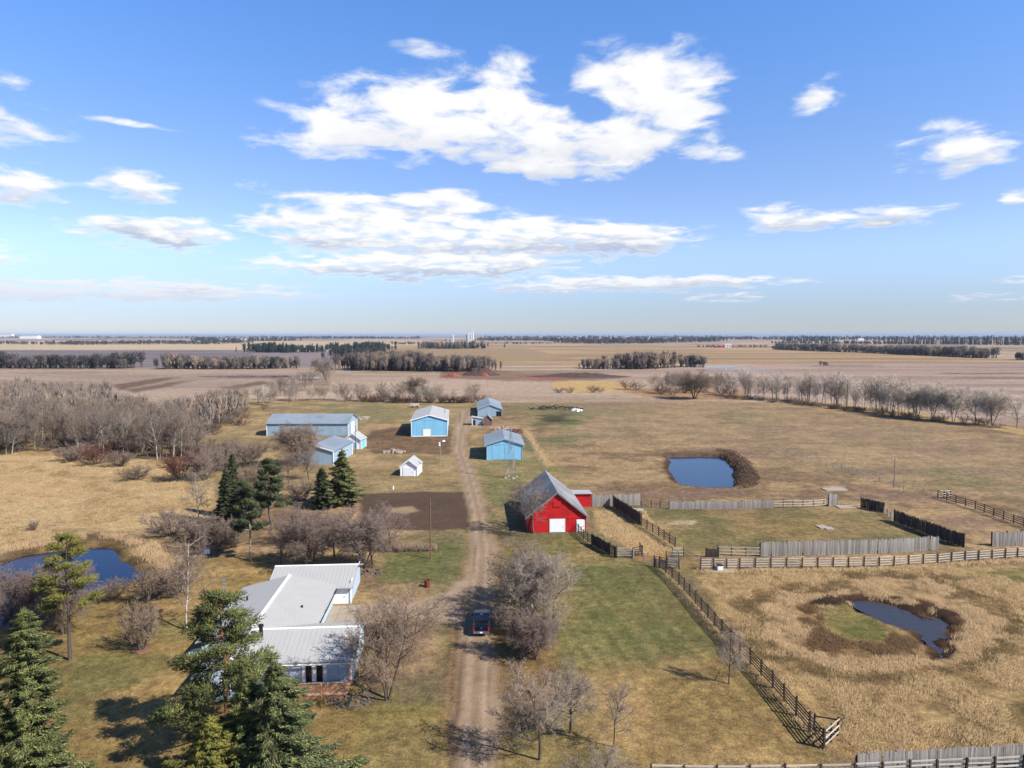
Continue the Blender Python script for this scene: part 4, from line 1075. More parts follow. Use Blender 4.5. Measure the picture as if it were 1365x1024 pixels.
belt('tree_belt', 'long bare grey wood in the middle distance ending at the earth mound', [(468, 492), (520, 493.5), (600, 494.5), (640, 494)], 330, (12, 19), (.45, .7), 11, 306, BR, TB)
belt('tree_belt', 'short mixed shelterbelt below the grain elevator', [(564, 464.5), (600, 465), (645, 464.5)], 110, (14, 22), (.5, .8), 10, 307, BR + ['needle_far'], TB + TS[:1])
belt('tree_belt', 'sparse bare trees beside the field puddle right of centre', [(778, 491), (800, 491.5), (822, 492)], 36, (9, 14), (.6, .9), 8, 308, BR, TB)
belt('tree_belt', 'bare trees beside the field water, middle of the right centre', [(828, 491), (850, 492), (882, 490)], 50, (12, 20), (.6, .9), 8, 309, BR, TB)
belt('tree_belt', 'small bare clump by the pale puddle right of centre', [(910, 489), (922, 489), (934, 489)], 18, (12, 18), (.7, 1.0), 6, 310, BR, TB)
belt('tree_belt', 'bare shrubs belt sloping across the right far field', [(1034, 466), (1100, 468.5), (1150, 470), (1200, 472)], 190, (9, 17), (.8, 1.2), 8, 311, BR, TB)
belt('tree_belt', 'thicker right end of the sloping shrub belt', [(1190, 472), (1260, 475), (1318, 477.5)], 190, (10, 18), (.7, 1.0), 8, 312, BR, TB)
belt('tree_belt', 'row of dark spruces below the horizon at the right edge', [(1180, 459), (1260, 459.5), (1380, 460.5)], 130, (18, 32), (.35, .5), 20, 313, DK[:2], TS)
belt('tree_belt', 'dark spruce wood below the horizon right of the red roofed farm', [(1048, 455.3), (1090, 455.3), (1110, 455.5)], 70, (20, 30), (.4, .6), 30, 314, DK[:2], TS)
belt('tree_belt', 'lone bush pair in the right far field', [(1096, 487.5), (1104, 487.5)], 4, (5, 8), (1.0, 1.3), 2, 315, BR, TB, 'bushes')
belt('tree_belt', 'bush clump at the right edge beside the far field', [(1352, 480), (1375, 480)], 14, (9, 12), (.9, 1.2), 5, 316, BR, TB)
# orchard-like row by the far red farm
belt('tree_belt', 'planted row of small trees beside the far red barn', [(930, 463.2), (990, 463.4), (1022, 463.6)], 36, (7, 10), (.6, .9), 3, 317, ['bark', 'twig_red', 'twig_brown'], TB)
for i, (ln, n, h, kd, lb) in enumerate((
    ([(-40, 458.5), (60, 459.5), (130, 460)], 90, (9, 14), TB, 'bluish bare woods below the horizon at the far left edge'),
    ([(85, 459.5), (200, 459), (330, 457.5)], 240, (12, 20), TB, 'bluish bare woods below the horizon left of the white farm'),
    ([(248, 459.3), (285, 459.3)], 26, (8, 12), TB, 'thin bare row in the pale strip left of centre'),
    ([(258, 454.5), (330, 455), (390, 454.5)], 110, (14, 26), TS + TB, 'dark spruces around the far white sheds left of centre'),
    ([(-60, 451.0), (120, 451.2), (300, 450.8), (520, 451.2)], 330, (15, 32), TB, 'thin blue tree line right under the horizon on the left'),
    ([(380, 451.5), (470, 452), (560, 451.5)], 160, (15, 28), TB + TS, 'dark blue wood under the horizon left of the elevator'),
    ([(520, 459.5), (560, 459.5)], 20, (8, 12), TB, 'small bare clump left of the elevator shelterbelt'),
    ([(640, 454.5), (720, 454.8), (860, 456.8), (960, 455.5)], 380, (15, 27), TB, 'grey woods below the horizon right of the elevator'),
    ([(650, 451), (800, 451), (980, 451), (1200, 451.2), (1420, 451.3)], 560, (15, 36), TB + TS, 'thin blue tree line right under the horizon on the right'),
    ([(900, 452.6), (1000, 453), (1060, 453.2), (1190, 453.4), (1400, 454)], 330, (16, 28), TB + TS, 'far dark woods below the horizon on the right'),
    ([(750, 457.8), (800, 458.3), (880, 457.8)], 130, (12, 20), TB, 'grey shrub wood below the far white grain bins'),
    ([(1035, 458.6), (1080, 458.6), (1190, 459.5)], 100, (10, 16), TB, 'low bare hedge in front of the far right woods'),
    ([(676, 459), (690, 459.2), (740, 458.8)], 24, (7, 11), TB, 'tiny far hedge right of the elevator shelterbelt'))):
    belt('tree_belt', lb, ln, n, h, (.7, 1.2), 25, 330 + i, ['bark', 'twig_far', 'twig_dark', 'needle_far'] if kd is TB else ['bark', 'needle_far', 'needle_far'], kd)
#PART3
# ------------------------------------------------------------------ buildings
def roof_slabs(mb, w, l, e, r, over, ridge, th=.14, rib=.9, y0=0.0, x0=0.0, ends=.35):
    """two roof slopes with raised seams; ridge along y (depth) or x (width)"""
    half = (w if ridge == 'depth' else l) / 2
    run = half + over; sl = (r - e) / half
    n_ = Vector((sl, 1)).normalized()
    for sgn in (-1, 1):
        lo, hi = sgn * run, 0.0
        zlo, zhi = e - over * sl, r
        a0, a1 = (-ends, (l if ridge == 'depth' else w) + ends)
        if ridge == 'depth':
            f = lambda s__, a, dz_: (x0 + lo * s__, y0 + a, zlo * s__ + zhi * (1 - s__) + dz_)
        else:
            f = lambda s__, a, dz_: (x0 - w / 2 + a, y0 + l / 2 + lo * s__, zlo * s__ + zhi * (1 - s__) + dz_)
        vs = [f(0, a0, .02), f(1, a0, .02), f(1, a1, .02), f(0, a1, .02), f(0, a0, .02 + th), f(1, a0, .02 + th), f(1, a1, .02 + th), f(0, a1, .02 + th)]
        mb.add(vs, [(0, 1, 2, 3), (7, 6, 5, 4), (0, 4, 5, 1), (1, 5, 6, 2), (2, 6, 7, 3), (3, 7, 4, 0)])
        k = max(1, int((a1 - a0) / rib))
        for i in range(k + 1):
            c = a0 + .03 + (a1 - a0 - .06) * i / k
            vs = [f(s__, c + q, .02 + th - .01 + hh) for s__ in (.01, 1.0) for (q, hh) in ((-.03, 0), (-.015, .045), (.015, .045), (.03, 0))]
            mb.add(vs, [(0, 4, 5, 1), (1, 5, 6, 2), (2, 6, 7, 3), (0, 1, 2, 3), (7, 6, 5, 4)])
    return mb

def gable_walls(w, l, e, r, ridge, x0=0.0, y0=0.0):
    mb = MB(); d = .012
    if ridge == 'depth':
        mb.prism([(x0 - w / 2, -.3), (x0 + w / 2, -.3), (x0 + w / 2, e - d), (x0, r - d), (x0 - w / 2, e - d)], y0, y0 + l)
    else:
        mb.prism([(y0, -.3), (y0 + l, -.3), (y0 + l, e - d), (y0 + l / 2, r - d), (y0, e - d)], x0 - w / 2, x0 + w / 2, axis='x')
    return mb

def window(parent, x, y, z, w, h, face='front', frame='white_paint', cols=1, name='window'):
    """frame standing proud of the wall with a pane set into it; face front looks along -y, left -x, right +x"""
    def put(c, d):
        if face == 'front': return (x + c[0], y - c[1], z + c[2]), (d[0], d[1], d[2])
        sgn = 1 if face == 'right' else -1
        return (x + sgn * c[1], y + c[0], z + c[2]), (d[1], d[0], d[2])
    fw = .09; mb = MB()
    for (cx_, cz_, dx_, dz_) in ((-w / 2 + fw / 2, 0, fw, h), (w / 2 - fw / 2, 0, fw, h), (0, h / 2 - fw / 2, w - 2 * fw, fw), (0, -h / 2 + fw / 2, w - 2 * fw, fw)):
        mb.box(*put((cx_, .02, cz_), (dx_, .08, dz_)))
    for k in range(1, cols): mb.box(*put((-w / 2 + w * k / cols, .02, 0), (fw * .6, .07, h - 2 * fw)))
    f = mb.build(name, M[frame], parent)
    p = MB(); p.box(*put((0, .015, 0), (w - 2 * fw, .03, h - 2 * fw))); p.build('pane', M['glass'], f)
    return f

def panel_door(parent, x, y, z0, w, h, m='white_paint', trim='white_paint', lines=4, horizontal=True, name='door'):
    mb = MB(); mb.box((x, y - .03, z0 + h / 2), (w, .06, h))
    for i in range(lines):
        if horizontal: mb.box((x, y - .065, z0 + h * (i + .5) / lines), (w - .1, .02, h / lines - .06))
        else: mb.box((x - w / 2 + w * (i + .5) / lines, y - .065, z0 + h / 2), (w / lines - .05, .02, h - .1))
    d = mb.build(name, M[m], parent)
    t_ = MB()
    t_.box((x - w / 2 - .07, y - .04, z0 + h / 2), (.12, .09, h)); t_.box((x + w / 2 + .07, y - .04, z0 + h / 2), (.12, .09, h)); t_.box((x, y - .04, z0 + h + .07), (w + .26, .09, .12))
    t_.build('door_frame', M[trim], d)
    k = MB(); k.box((x + w * .38, y - .10, z0 + 1.0), (.06, .06, .16)); k.build('handle', M['dark_metal'], d)
    return d

def corners(parent, w, l, e, m='white_paint'):
    for sx in (-1, 1):
        for yy in (0, l):
            MB().box((sx * (w / 2 + .005), yy + (.005 if yy else -.005), e / 2 - .1), (.2, .2, e - .06)).build('corner_trim', M[m], parent)

def fascia(parent, w, l, e, r, over, ridge, m='white_paint', ends=.35):
    """barge boards along the front gable"""
    if ridge != 'depth': return
    sl = (r - e) / (w / 2); run = w / 2 + over
    for sgn in (-1, 1):
        mb = MB(); yy = -ends - .045
        pts = [(0, r - .16), (sgn * run, e - over * sl - .16), (sgn * run, e - over * sl + .17), (0, r + .17)]
        if sgn < 0: pts = pts[::-1]
        mb.prism(pts, yy, yy + .04); mb.build('barge_board', M[m], parent)

def building(name, label, u, v, w, l, e, r, yaw, wall, roof, ridge='depth', over=.4, trim='white_paint', cat='shed', group=None, rib=.9, ends=.35, side=None):
    g = G(u, v)
    o = thing(name, label, cat, (g.x, g.y, 0), R(yaw), group)
    wall_o = gable_walls(w, l, e, r, ridge).build('wall', M[wall], o)
    roof_slabs(MB(), w, l, e, r, over, ridge, rib=rib, ends=ends).build('roof', M[roof], o)
    if trim: corners(o, w, l, e, trim); fascia(o, w, l, e, r, over, ridge, trim, ends)
    return o

GBL = 'blue farm sheds'
b4 = building('blue_shop', 'sky blue metal shop with white roof and small white double door', 572.5, 582, 12.7, 32, 5.9, 7.7, 4.5, 'blue_wall', 'white_roof', group=GBL, cat='shop')
panel_door(b4, -.9, 0, 0, 2.5, 2.5, lines=2, horizontal=False)
MB().box((0, -.012, 5.85), (12.2, .05, .12)).build('wall_trim', M['blue_wall'], b4)
MB().box((-5.9 / 2, -.02, .12), (6.2, .06, .3)).build('base_trim', M['white_paint'], b4)
MB().box((6.2 / 2 + .2, -.02, .12), (5.4, .06, .3)).build('base_trim', M['white_paint'], b4)
MB().tube((5.2, 18, 6.4), (5.2, 18, 8.4), .16, .16, 8).build('stack_pipe', M['galvanised'], b4)
b5 = building('long_shed', 'long low grey blue machine shed with pale roof at the left of the yard', 410, 581.2, 29, 15, 4.5, 7.0, 0.6, 'slate_wall', 'grey_roof', 'width', over=.5, group=GBL)
MB().box((14.56, 7.5, 2.2), (.06, 5.0, 4.0)).build('end_door', M['white_paint'], b5)
for i in range(5): MB().box((-14.3 + 5.72 * (i + .5), -.03, 1.9), (5.3, .06, 3.6)).build('sliding_panel', M['slate_wall'], b5)
b6 = building('grey_blue_shed', 'grey blue gable shed half hidden behind spruces and bare trees', 418.3, 619.5, 11.2, 17, 3.9, 5.5, -4.5, 'slate_wall', 'grey_roof', group=GBL, side=1)
panel_door(b6, .3, 0, 0, 3.2, 2.9, 'slate_wall', 'slate_wall', lines=3, name='large_door')
window(b6, 5.6, 6.5, 2.2, 1.2, .9, 'right'); window(b6, 5.6, 12, 2.2, 1.2, .9, 'right')
b6b = building('small_white_shed', 'small shed with white roof joined behind the grey blue shed', 470, 598.5, 5.4, 5.2, 3.0, 4.9, -6, 'white_paint', 'white_roof', over=.35)
MB().box((2.72, 2.6, 1.4), (.04, 4.8, 2.6)).build('blue_cladding', M['blue_wall'], b6b)
panel_door(b6b, .9, 0, 0, .95, 2.1, 'blue_wall')
b7 = building('white_garage', 'small white gable garage with one overhead door on the grass', 545.2, 635, 4.25, 6.2, 2.6, 4.2, -3, 'white_paint', 'white_roof', over=.3, cat='garage', rib=.6)
panel_door(b7, -.1, 0, .05, 2.7, 2.1, lines=4)
b8 = building('blue_building', 'bright blue gable shed with grey roof right of the drive', 672.5, 613, 10.2, 19, 4.5, 6.1, 2.5, 'blue_wall', 'grey_roof', over=.75, group=GBL, trim=None)
MB().box((0, -.03, 4.42), (10.25, .06, .14)).build('wall_trim', M['slate_wall'], b8)
fascia(b8, 10.2, 19, 4.5, 6.1, .75, 'depth', 'slate_wall')
for xx in (-5.1, 5.1): MB().box((xx, -.005, 2.15), (.16, .18, 4.4)).build('corner_trim', M['slate_wall'], b8)
for xx in (-1.8, 1.85): MB().box((xx, -.03, 2.05), (3.5, .06, 3.9)).build('sliding_door', M['blue_wall'], b8)
b9 = building('far_grey_shed', 'old grey blue gable shed farthest up the drive', 653, 555, 10.6, 34, 3.2, 5.2, 3, 'slate_wall', 'grey_roof', over=.4, group=GBL, trim='slate_wall')
MB().box((4.0, -.04, 1.1), (2.2, .08, 2.2)).build('dark_doorway_panel', M['black'], b9)  # solid black panel painted as the unlit inside of a doorway
g = G(636.5, 567)
b10 = thing('lean_to', 'small pale blue lean to shed with open door beside the end of the drive', 'shed', (g.x, g.y, 0), R(2))
MB().prism([(-2.1, -.2), (2.1, -.2), (2.1, 2.6), (-2.1, 3.2)], 0, 3.8).build('wall', M['slate_wall'], b10)
mb = MB(); vs = [(x, y_, z + q) for q in (.02, .14) for (x, z) in ((-2.4, 3.25), (2.4, 2.56)) for y_ in (-.3, 4.1)]
mb.add(vs, [(0, 1, 3, 2), (4, 6, 7, 5), (0, 2, 6, 4), (1, 5, 7, 3), (0, 4, 5, 1), (2, 3, 7, 6)]); mb.build('roof', M['white_roof'], b10)
MB().box((-1.25, -.03, 1.1), (.9, .06, 2.0)).build('dark_doorway_panel', M['black'], b10)  # black slab on the wall, its colour standing for the doorway's shade
MB().box((-2.12, -.04, 1.4), (.2, .1, 3.0)).build('corner_trim', M['white_paint'], b10)
b11 = building('old_outhouse', 'weathered brown board shack beside the pale lean to', 650.3, 567.5, 3.4, 4.2, 2.4, 4.0, 0, 'old_wood', 'barn_roof', over=.25, trim=None)
MB().box((-.4, -.03, 1.0), (.8, .06, 1.9)).build('door', M['old_wood'], b11)

# red barn
barn = building('red_barn', 'red barn with steep grey roof and white doors', 742.5, 709.8, 10.7, 19.5, 3.1, 7.4, 3.6, 'red_paint', 'barn_roof', over=.5, trim=None, cat='barn', rib=1.2)
panel_door(barn, .05, 0, .05, 2.6, 2.35, lines=3, horizontal=False)
panel_door(barn, 4.35, 0, .1, 1.25, 2.1, lines=2, horizontal=False)
MB().box((0, -.03, 2.62), (10.7, .05, .12)).build('wall_trim', M['red_paint'], barn)
MB().box((0, -.07, 5.3), (1.4, .06, 1.1)).build('loft_door', M['red_paint'], barn)
fascia(barn, 10.7, 19.5, 3.1, 7.4, .5, 'depth', 'barn_roof')
for yy in (4, 9, 14): window(barn, -5.35, yy, 1.7, .8, .7, 'left')
g = G(777, 675.8)
ln = thing('red_lean_to', 'low red shed with flat grey roof behind the right side of the barn', 'shed', (g.x, g.y, 0), R(3))
MB().prism([(0, -.2), (4.6, -.2), (4.6, 2.35), (0, 2.75)], -2.0, 1.75, axis='x').build('wall', M['red_paint'], ln)
mb = MB(); vs = [(x, y_, z + q) for q in (.02, .16) for (y_, z) in ((-.35, 2.78), (4.9, 2.33)) for x in (-2.2, 2.0)]
mb.add(vs, [(0, 1, 3, 2), (4, 6, 7, 5), (0, 2, 6, 4), (1, 5, 7, 3), (0, 4, 5, 1), (2, 3, 7, 6)]); mb.build('roof', M['white_roof'], ln)

# ---------------- the house
yaw = R(4.2)
hg = Vector((-22.0, 72.15, 0))
house = thing('farmhouse', 'pale blue farmhouse with white metal roofs over several wings', 'house', hg, yaw)
def wing(x0, y0, w, l, e, r, ridge, over=.55, ends=.4, rib=.5):
    """x0, y0: middle of the front edge in the house frame"""
    wl_ = gable_walls(w, l, e, r, ridge, x0, y0).build('wall', M['siding'], house)
    roof_slabs(MB(), w, l, e, r, over, ridge, rib=rib, x0=x0, y0=y0, ends=ends).build('roof', M['white_roof'], house)
    return wl_
# front wing, main wing, garage wing, left wing
wing(-.4, -4.3, 11.0, 8.9, 2.62, 4.02, 'width', over=.32)
wing(-6.3, 1.2, 11.2, 15.5, 2.62, 4.05, 'depth')
wing(-5.6 + 1.9, 17.3, 10.6, 8.4, 2.42, 3.78, 'width', over=.6)
wing(-6.3, -6.6, 6.2, 12.5, 2.60, 3.85, 'depth')
def ridge_cap(x0, y0, x1, y1, z):
    mb = MB(); d = (Vector((x1, y1, 0)) - Vector((x0, y0, 0))); L = d.length; a = math.atan2(d.y, d.x)
    mb.box(((x0 + x1) / 2, (y0 + y1) / 2, z), (L, .34, .09), a); mb.build('ridge_cap', M['white_paint'], house)
ridge_cap(-6.2, .15, 5.5, .15, 4.21); ridge_cap(-6.3, .6, -6.3, 17.1, 4.24); ridge_cap(-9.4, 21.5, 2.0, 21.5, 3.97); ridge_cap(-6.3, -7.0, -6.3, 0.0, 4.03)
# front door pair, windows, garage door
fd = MB(); fd.box((1.35, -4.33, 1.3), (2.5, .07, 2.25)); fdo = fd.build('patio_door', M['white_paint'], house)
for xx in (.80, 1.90):
    MB().box((xx, -4.385, 1.35), (.62, .04, 1.85)).build('pane', M['glass'], fdo)
window(house, -6.3, -6.6, 1.5, 1.8, 1.1, 'front', cols=2)
for y_ in (-2.2, 1.8): window(house, 5.1, y_, 1.6, 1.2, 1.0, 'right', cols=2)
for y_ in (-4.5, -1.0): window(house, -9.4, y_, 1.5, 1.2, 1.0, 'left')
for y_ in (8.5, 12.5): window(house, -11.9, y_, 1.5, 1.2, 1.0, 'left')
for y_ in (8.0, 11.5): window(house, -.7, y_, 1.5, 1.5, 1.1, 'right', cols=2)
panel_door(house, -.2, 17.3, 0, 2.5, 2.0, lines=4, name='garage_door')
window(house, -2.55, 17.3, 1.55, .9, .9)
for (x, y0_, y1_) in ((5.1, -4.3, -4.3), (1.6, 17.3, 17.3)): MB().box((x + .005, y0_ - .005, 1.2), (.16, .16, 2.3)).build('corner_trim', M['white_paint'], house)
MB().box((1.62, 21.5, 3.0), (.06, 8.0, .10)).build('gable_trim', M['white_paint'], house)
cpip = MB().tube((-4.9, -.9, 3.5), (-4.9, -.9, 5.0), .20, .20, 12).build('chimney_pipe', M['dark_metal'], house)
MB().tube((-4.9, -.9, 5.0), (-4.9, -.9, 5.18), .30, .26, 12).build('cap', M['black'], cpip)
MB().tube((-2.7, 8.2, 3.1), (-2.7, 8.2, 3.55), .12, .12, 8).build('vent_pipe', M['dark_metal'], house)
MB().tube((-10.0, 11.0, 3.3), (-10.0, 11.0, 3.75), .12, .12, 8).build('vent_pipe', M['dark_metal'], house)
# gutters along the front eave and the courtyard eave
MB().box((-.4, -4.72, 2.42), (11.6, .12, .12)).build('gutter', M['white_paint'], house)
MB().box((-.06, 11.0, 2.37), (.12, 10.6, .12)).build('gutter', M['dark_metal'], house)
# deck with lattice railing
deck = MB(); deck.box((1.3, -5.75, .42), (7.6, 2.6, .10)); dk = deck.build('deck', M['deck_wood'], house)
for i in range(16): MB().box((1.3, -4.56 - i * .162, .485), (7.58, .14, .03)).build('board', M['deck_wood'], dk)
for xx in (-2.4, .1, 2.6, 5.0):
    MB().box((xx, -7.0, .75), (.12, .12, 1.7)).build('railing_post', M['deck_wood'], dk)
MB().box((5.0, -4.5, 1.15), (.13, .13, 2.5)).build('railing_post', M['deck_wood'], dk)
MB().box((1.3, -7.0, 1.63), (7.6, .16, .06)).build('top_rail', M['pale_wood'], dk)
MB().box((5.0, -5.75, 1.63), (.16, 2.4, .06)).build('top_rail', M['pale_wood'], dk)
MB().box((1.3, -7.02, .52), (7.6, .05, .12)).build('bottom_rail', M['pale_wood'], dk)
lat = MB()
for i in range(46):
    x = -2.35 + i * .158
    for (sx, z0, z1, yy) in ((1, .58, 1.58, -6.99), (-1, .58, 1.58, -7.01), (1, .02, .46, -6.99), (-1, .02, .46, -7.01)):
        dz_ = z1 - z0; xa, xb = x, x + sx * dz_ * .8
        if min(xa, xb) < -2.4 or max(xa, xb) > 5.0: continue
        lat.add([(xa - .02, yy - .006, z0), (xa + .02, yy - .006, z0), (xb + .02, yy - .006, z1), (xb - .02, yy - .006, z1), (xa - .02, yy + .006, z0), (xa + .02, yy + .006, z0), (xb + .02, yy + .006, z1), (xb - .02, yy + .006, z1)],
                [(0, 1, 2, 3), (7, 6, 5, 4), (0, 4, 5, 1), (2, 6, 7, 3), (1, 5, 6, 2), (3, 7, 4, 0)])
lat.build('lattice', M['deck_wood'], dk)
for k in range(3): MB().box((-3.3 - k * .0, -7.3 - k * .3, .32 - k * .14), (1.4, .3, .06)).build('step', M['deck_wood'], dk)

def hw(x, y_, z=0.0):
    c_, s__ = math.cos(yaw), math.sin(yaw); return Vector((hg.x + x * c_ - y_ * s__, hg.y + x * s__ + y_ * c_, z))
# concrete of the courtyard in separate slabs
wk = thing('patio', 'pale concrete courtyard slabs between the garage door and the house front', 'patio', hw(1.2, 11), yaw)
for i in range(3):
    for j in range(4):
        MB().box((-1.25 + i * 1.22, -5.1 + j * 3.0, .045), (1.18, 2.95, .11)).build('slab', M['concrete'], wk)
for (x, y_, w_, d_) in ((1.15, 9.6, 2.2, 1.3), (4.9, 9.6, 3.2, 1.3)):
    p = hw(x, y_); tag(MB().box((0, 0, .1), (w_, d_, .22), taper=.9).build('flower_bed', M['soil'], None, p, yaw), 'dark bare flower bed in the courtyard, %s' % ('nearest the house wall' if x < 2 else 'farther from the house wall'), 'flower bed', 'courtyard flower beds')
# round covered tub left of the house
g = G(265, 883)
tub = thing('round_tank', 'round white lidded tub standing left of the house', 'tub', (g.x, g.y, 0))
MB().tube((0, 0, -.1), (0, 0, 1.05), 1.05, 1.05, 24).build('tub_wall', M['stone'], tub)
MB().tube((0, 0, 1.052), (0, 0, 1.17), 1.14, 1.08, 24).build('lid', M['white_paint'], tub)

# antenna mast beside the house
def lattice_mast(name, label, x, y_, h, wb, wt, legs=3, r=.03, step=.55, m='galvanised', cat='tower'):
    o = thing(name, label, cat, (x, y_, 0))
    ps = lambda z: [(math.cos(i * 2 * math.pi / legs + .4) * (wb + (wt - wb) * z / h), math.sin(i * 2 * math.pi / legs + .4) * (wb + (wt - wb) * z / h), z) for i in range(legs)]
    for i in range(legs): MB().tube(ps(-.2)[i], ps(h)[i], r, r * .8, 6).build('leg', M[m], o)
    br = MB(); z = 0.3; k = 0
    while z < h - .05:
        z2 = min(z + step * (1 + 1.2 * (wb > .5) * (1 - z / h)), h); a, b_ = ps(z), ps(z2)
        for i in range(legs):
            j = (i + 1) % legs
            br.tube(a[i], a[j], r * .6, None, 4, caps=False); br.tube(a[i] if k % 2 else a[j], b_[j] if k % 2 else b_[i], r * .6, None, 4, caps=False)
        z = z2; k += 1
    br.build('bracing', M[m], o)
    return o
x, y_ = pt(300, 838); lattice_mast('antenna_mast', 'slim silver lattice antenna mast on the lawn left of the house', x, y_, zat(772, y_), .27, .22, 3, .028, .45)
x, y_ = pt(681, 637); wt_ = lattice_mast('windmill_tower', 'thin four legged steel windmill tower in front of the bright blue shed', x, y_, zat(572, y_), 1.5, .22, 4, .045, 1.0)
for i in range(4):
    a = .4 + i * math.pi / 2
    MB().box((math.cos(a) * 1.5, math.sin(a) * 1.5, .1), (.6, .6, .5), a).build('footing', M['stone'], wt_)

def pole(name, label, u, v, vtop, r, m='pole_wood', top=None, cat='pole'):
    x, y_ = pt(u, v); h = zat(vtop, y_)
    o = thing(name, label, cat, (x, y_, 0))
    MB().tube((0, 0, -.4), (0, 0, h), r, r * .72, 8).build('post', M[m], o)
    if top == 'lamp':
        MB().tube((0, 0, h - .5), (.9, -.5, h - .15), .04, .04, 6).build('arm', M['galvanised'], o)
        MB().box((1.0, -.55, h - .25), (.75, .5, .35), taper=.6).build('lamp_head', M['white_paint'], o)
        MB().tube((-.15, -.2, h - 1.6), (-.15, -.2, h - .7), .28, .28, 10).build('transformer', M['white_paint'], o)
    if top == 'ins':
        MB().box((0, 0, h - .3), (.9, .1, .1)).build('crossarm', M['grey_wood'], o)
        for s_2 in (-.35, 0, .35): MB().tube((s_2, 0, h - .25), (s_2, 0, h + .05), .06, .05, 6).build('insulator', M['white_paint'], o)
    return o
pole('utility_pole', 'tall bare tan wooden pole on the grass left of the road', 574, 745, 664, .13)
pole('yard_light_pole', 'slim yard light pole with white head beside the drive', 587, 634, 586, .10, 'grey_wood', 'lamp', 'light pole')
pole('utility_pole', 'thin dark pole standing beside the small shed with white roof', 474, 603.5, 567, .10, 'brown_shade_wood')
pole('utility_pole', 'weathered pole with white insulators out in the pasture', 1191.5, 651, 611, .11, 'grey_wood', 'ins')
x, y_ = pt(569.5, 782.3)
bb = thing('burn_barrel', 'rusty steel burn barrel on the gravel edge of the green lawn', 'barrel', (x, y_, 0))
mb = MB(); n = 14
prof = [(.40, 0), (.40, .32), (.42, .34), (.40, .36), (.40, .68), (.42, .70), (.40, .72), (.40, 1.02), (.36, 1.02), (.36, .3)]
vs = [(r_ * math.cos(2 * math.pi * i / n), r_ * math.sin(2 * math.pi * i / n), z) for (r_, z) in prof for i in range(n)]
fs = [(k * n + i, k * n + (i + 1) % n, (k + 1) * n + (i + 1) % n, (k + 1) * n + i) for k in range(len(prof) - 1) for i in range(n)] + [tuple(range((len(prof) - 1) * n, len(prof) * n))]
mb.add(vs, fs).build('drum', M['rust'], bb)
MB().tube((0, 0, .31), (0, 0, .36), .355, None, 12).build('ash', M['black'], bb)
# clipped bare hedge in front of the garden
ga, gb_ = Vector((*pt(508, 735), 0)), Vector((*pt(582, 733.5), 0))
hd = thing('bare_hedge', 'low clipped bare brown hedge between the green lawn and the garden', 'hedge', ga)
rr = np.random.default_rng(77); n = 2600; L_ = (gb_ - ga).length; dd_ = (gb_ - ga).normalized()
s_a = rr.uniform(0, L_, n); w_a = rr.normal(0, .35, n); z_a = rr.uniform(0, .55, n)
p0 = np.stack([dd_.x * s_a - dd_.y * w_a, dd_.y * s_a + dd_.x * w_a, z_a * 1.0], 1)
p1 = p0 + np.stack([rr.normal(0, .13, n), rr.normal(0, .13, n), rr.uniform(.4, 1.05, n)], 1); p1[:, 2] = np.minimum(p1[:, 2], 1.45)
link('twigs', np_mesh('twigs', *spike_mesh(p0, p1, np.full(n, .028)), M['twig_brown']), hd)
st = MB()
for i in range(15): q_ = dd_ * (L_ * (i + .5) / 15); st.tube((q_.x, q_.y, -.1), (q_.x + random.uniform(-.1, .1), q_.y, 1.2), .035, .02, 5)
st.build('stems', M['bark'], hd)

# ---------------- pickup truck, seen from behind
x, y_ = pt(641.5, 848.5)
tk = thing('pickup_truck', 'dark blue crew cab pickup truck parked on the dirt road, seen from behind', 'pickup', (x, y_, .06), R(1.5))
W2 = 1.0
def outline(pts, x0_, x1_, nm, m, parent=tk): return MB().prism(pts, x0_, x1_, axis='x').build(nm, M[m], parent)
body = outline([(0.0, .55), (0.0, 1.12), (1.75, 1.14), (3.95, 1.10), (5.35, 1.02), (5.55, .88), (5.6, .5), (5.05, .38), (4.1, .38), (1.75, .38), (.4, .42)], -W2 + .12, W2 - .12, 'body', 'truck_paint')
for sx in (-1, 1):
    xa, xb = sorted((sx * (W2 - .12), sx * W2))
    outline([(0, .55), (0, 1.08), (5.3, 1.0), (5.5, .85), (5.52, .5), (4.92, .45), (4.82, .80), (4.55, .92), (4.25, .92), (4.0, .80), (3.9, .45), (1.65, .45), (1.55, .80), (1.28, .92), (.98, .92), (.72, .80), (.62, .45)], xa, xb, 'side_panel', 'truck_paint')
cab = MB()   # cab with raked screens
prof = [(1.72, 1.1), (1.95, 1.78), (2.35, 1.86), (3.15, 1.84), (3.95, 1.1)]
vs = []
for (py, pz) in prof:
    k_ = (W2 - .06) - (pz - 1.1) * .24
    vs += [(-k_, py, pz), (k_, py, pz)]
cab.add(vs, [(0, 1, 3, 2), (2, 3, 5, 4), (4, 5, 7, 6), (6, 7, 9, 8), (8, 9, 1, 0), (0, 2, 4, 6, 8), (9, 7, 5, 3, 1)])
cb = cab.build('cab', M['truck_paint'], tk)
def glass_quad(nm, pts): 
    a = Vector(pts[1]) - Vector(pts[0]); b_ = Vector(pts[3]) - Vector(pts[0]); nn = a.cross(b_).normalized() * .02
    MB().add([Vector(p) - nn * .2 for p in pts] + [Vector(p) + nn for p in pts], [(3, 2, 1, 0), (4, 5, 6, 7), (0, 1, 5, 4), (1, 2, 6, 5), (2, 3, 7, 6), (3, 0, 4, 7)]).build(nm, M['glass'], cb)
glass_quad('rear_window', [(-.80, 1.735, 1.18), (.80, 1.735, 1.18), (.70, 1.92, 1.72), (-.70, 1.92, 1.72)])
glass_quad('windshield', [(.82, 3.86, 1.19), (-.82, 3.86, 1.19), (-.70, 3.22, 1.78), (.70, 3.22, 1.78)])
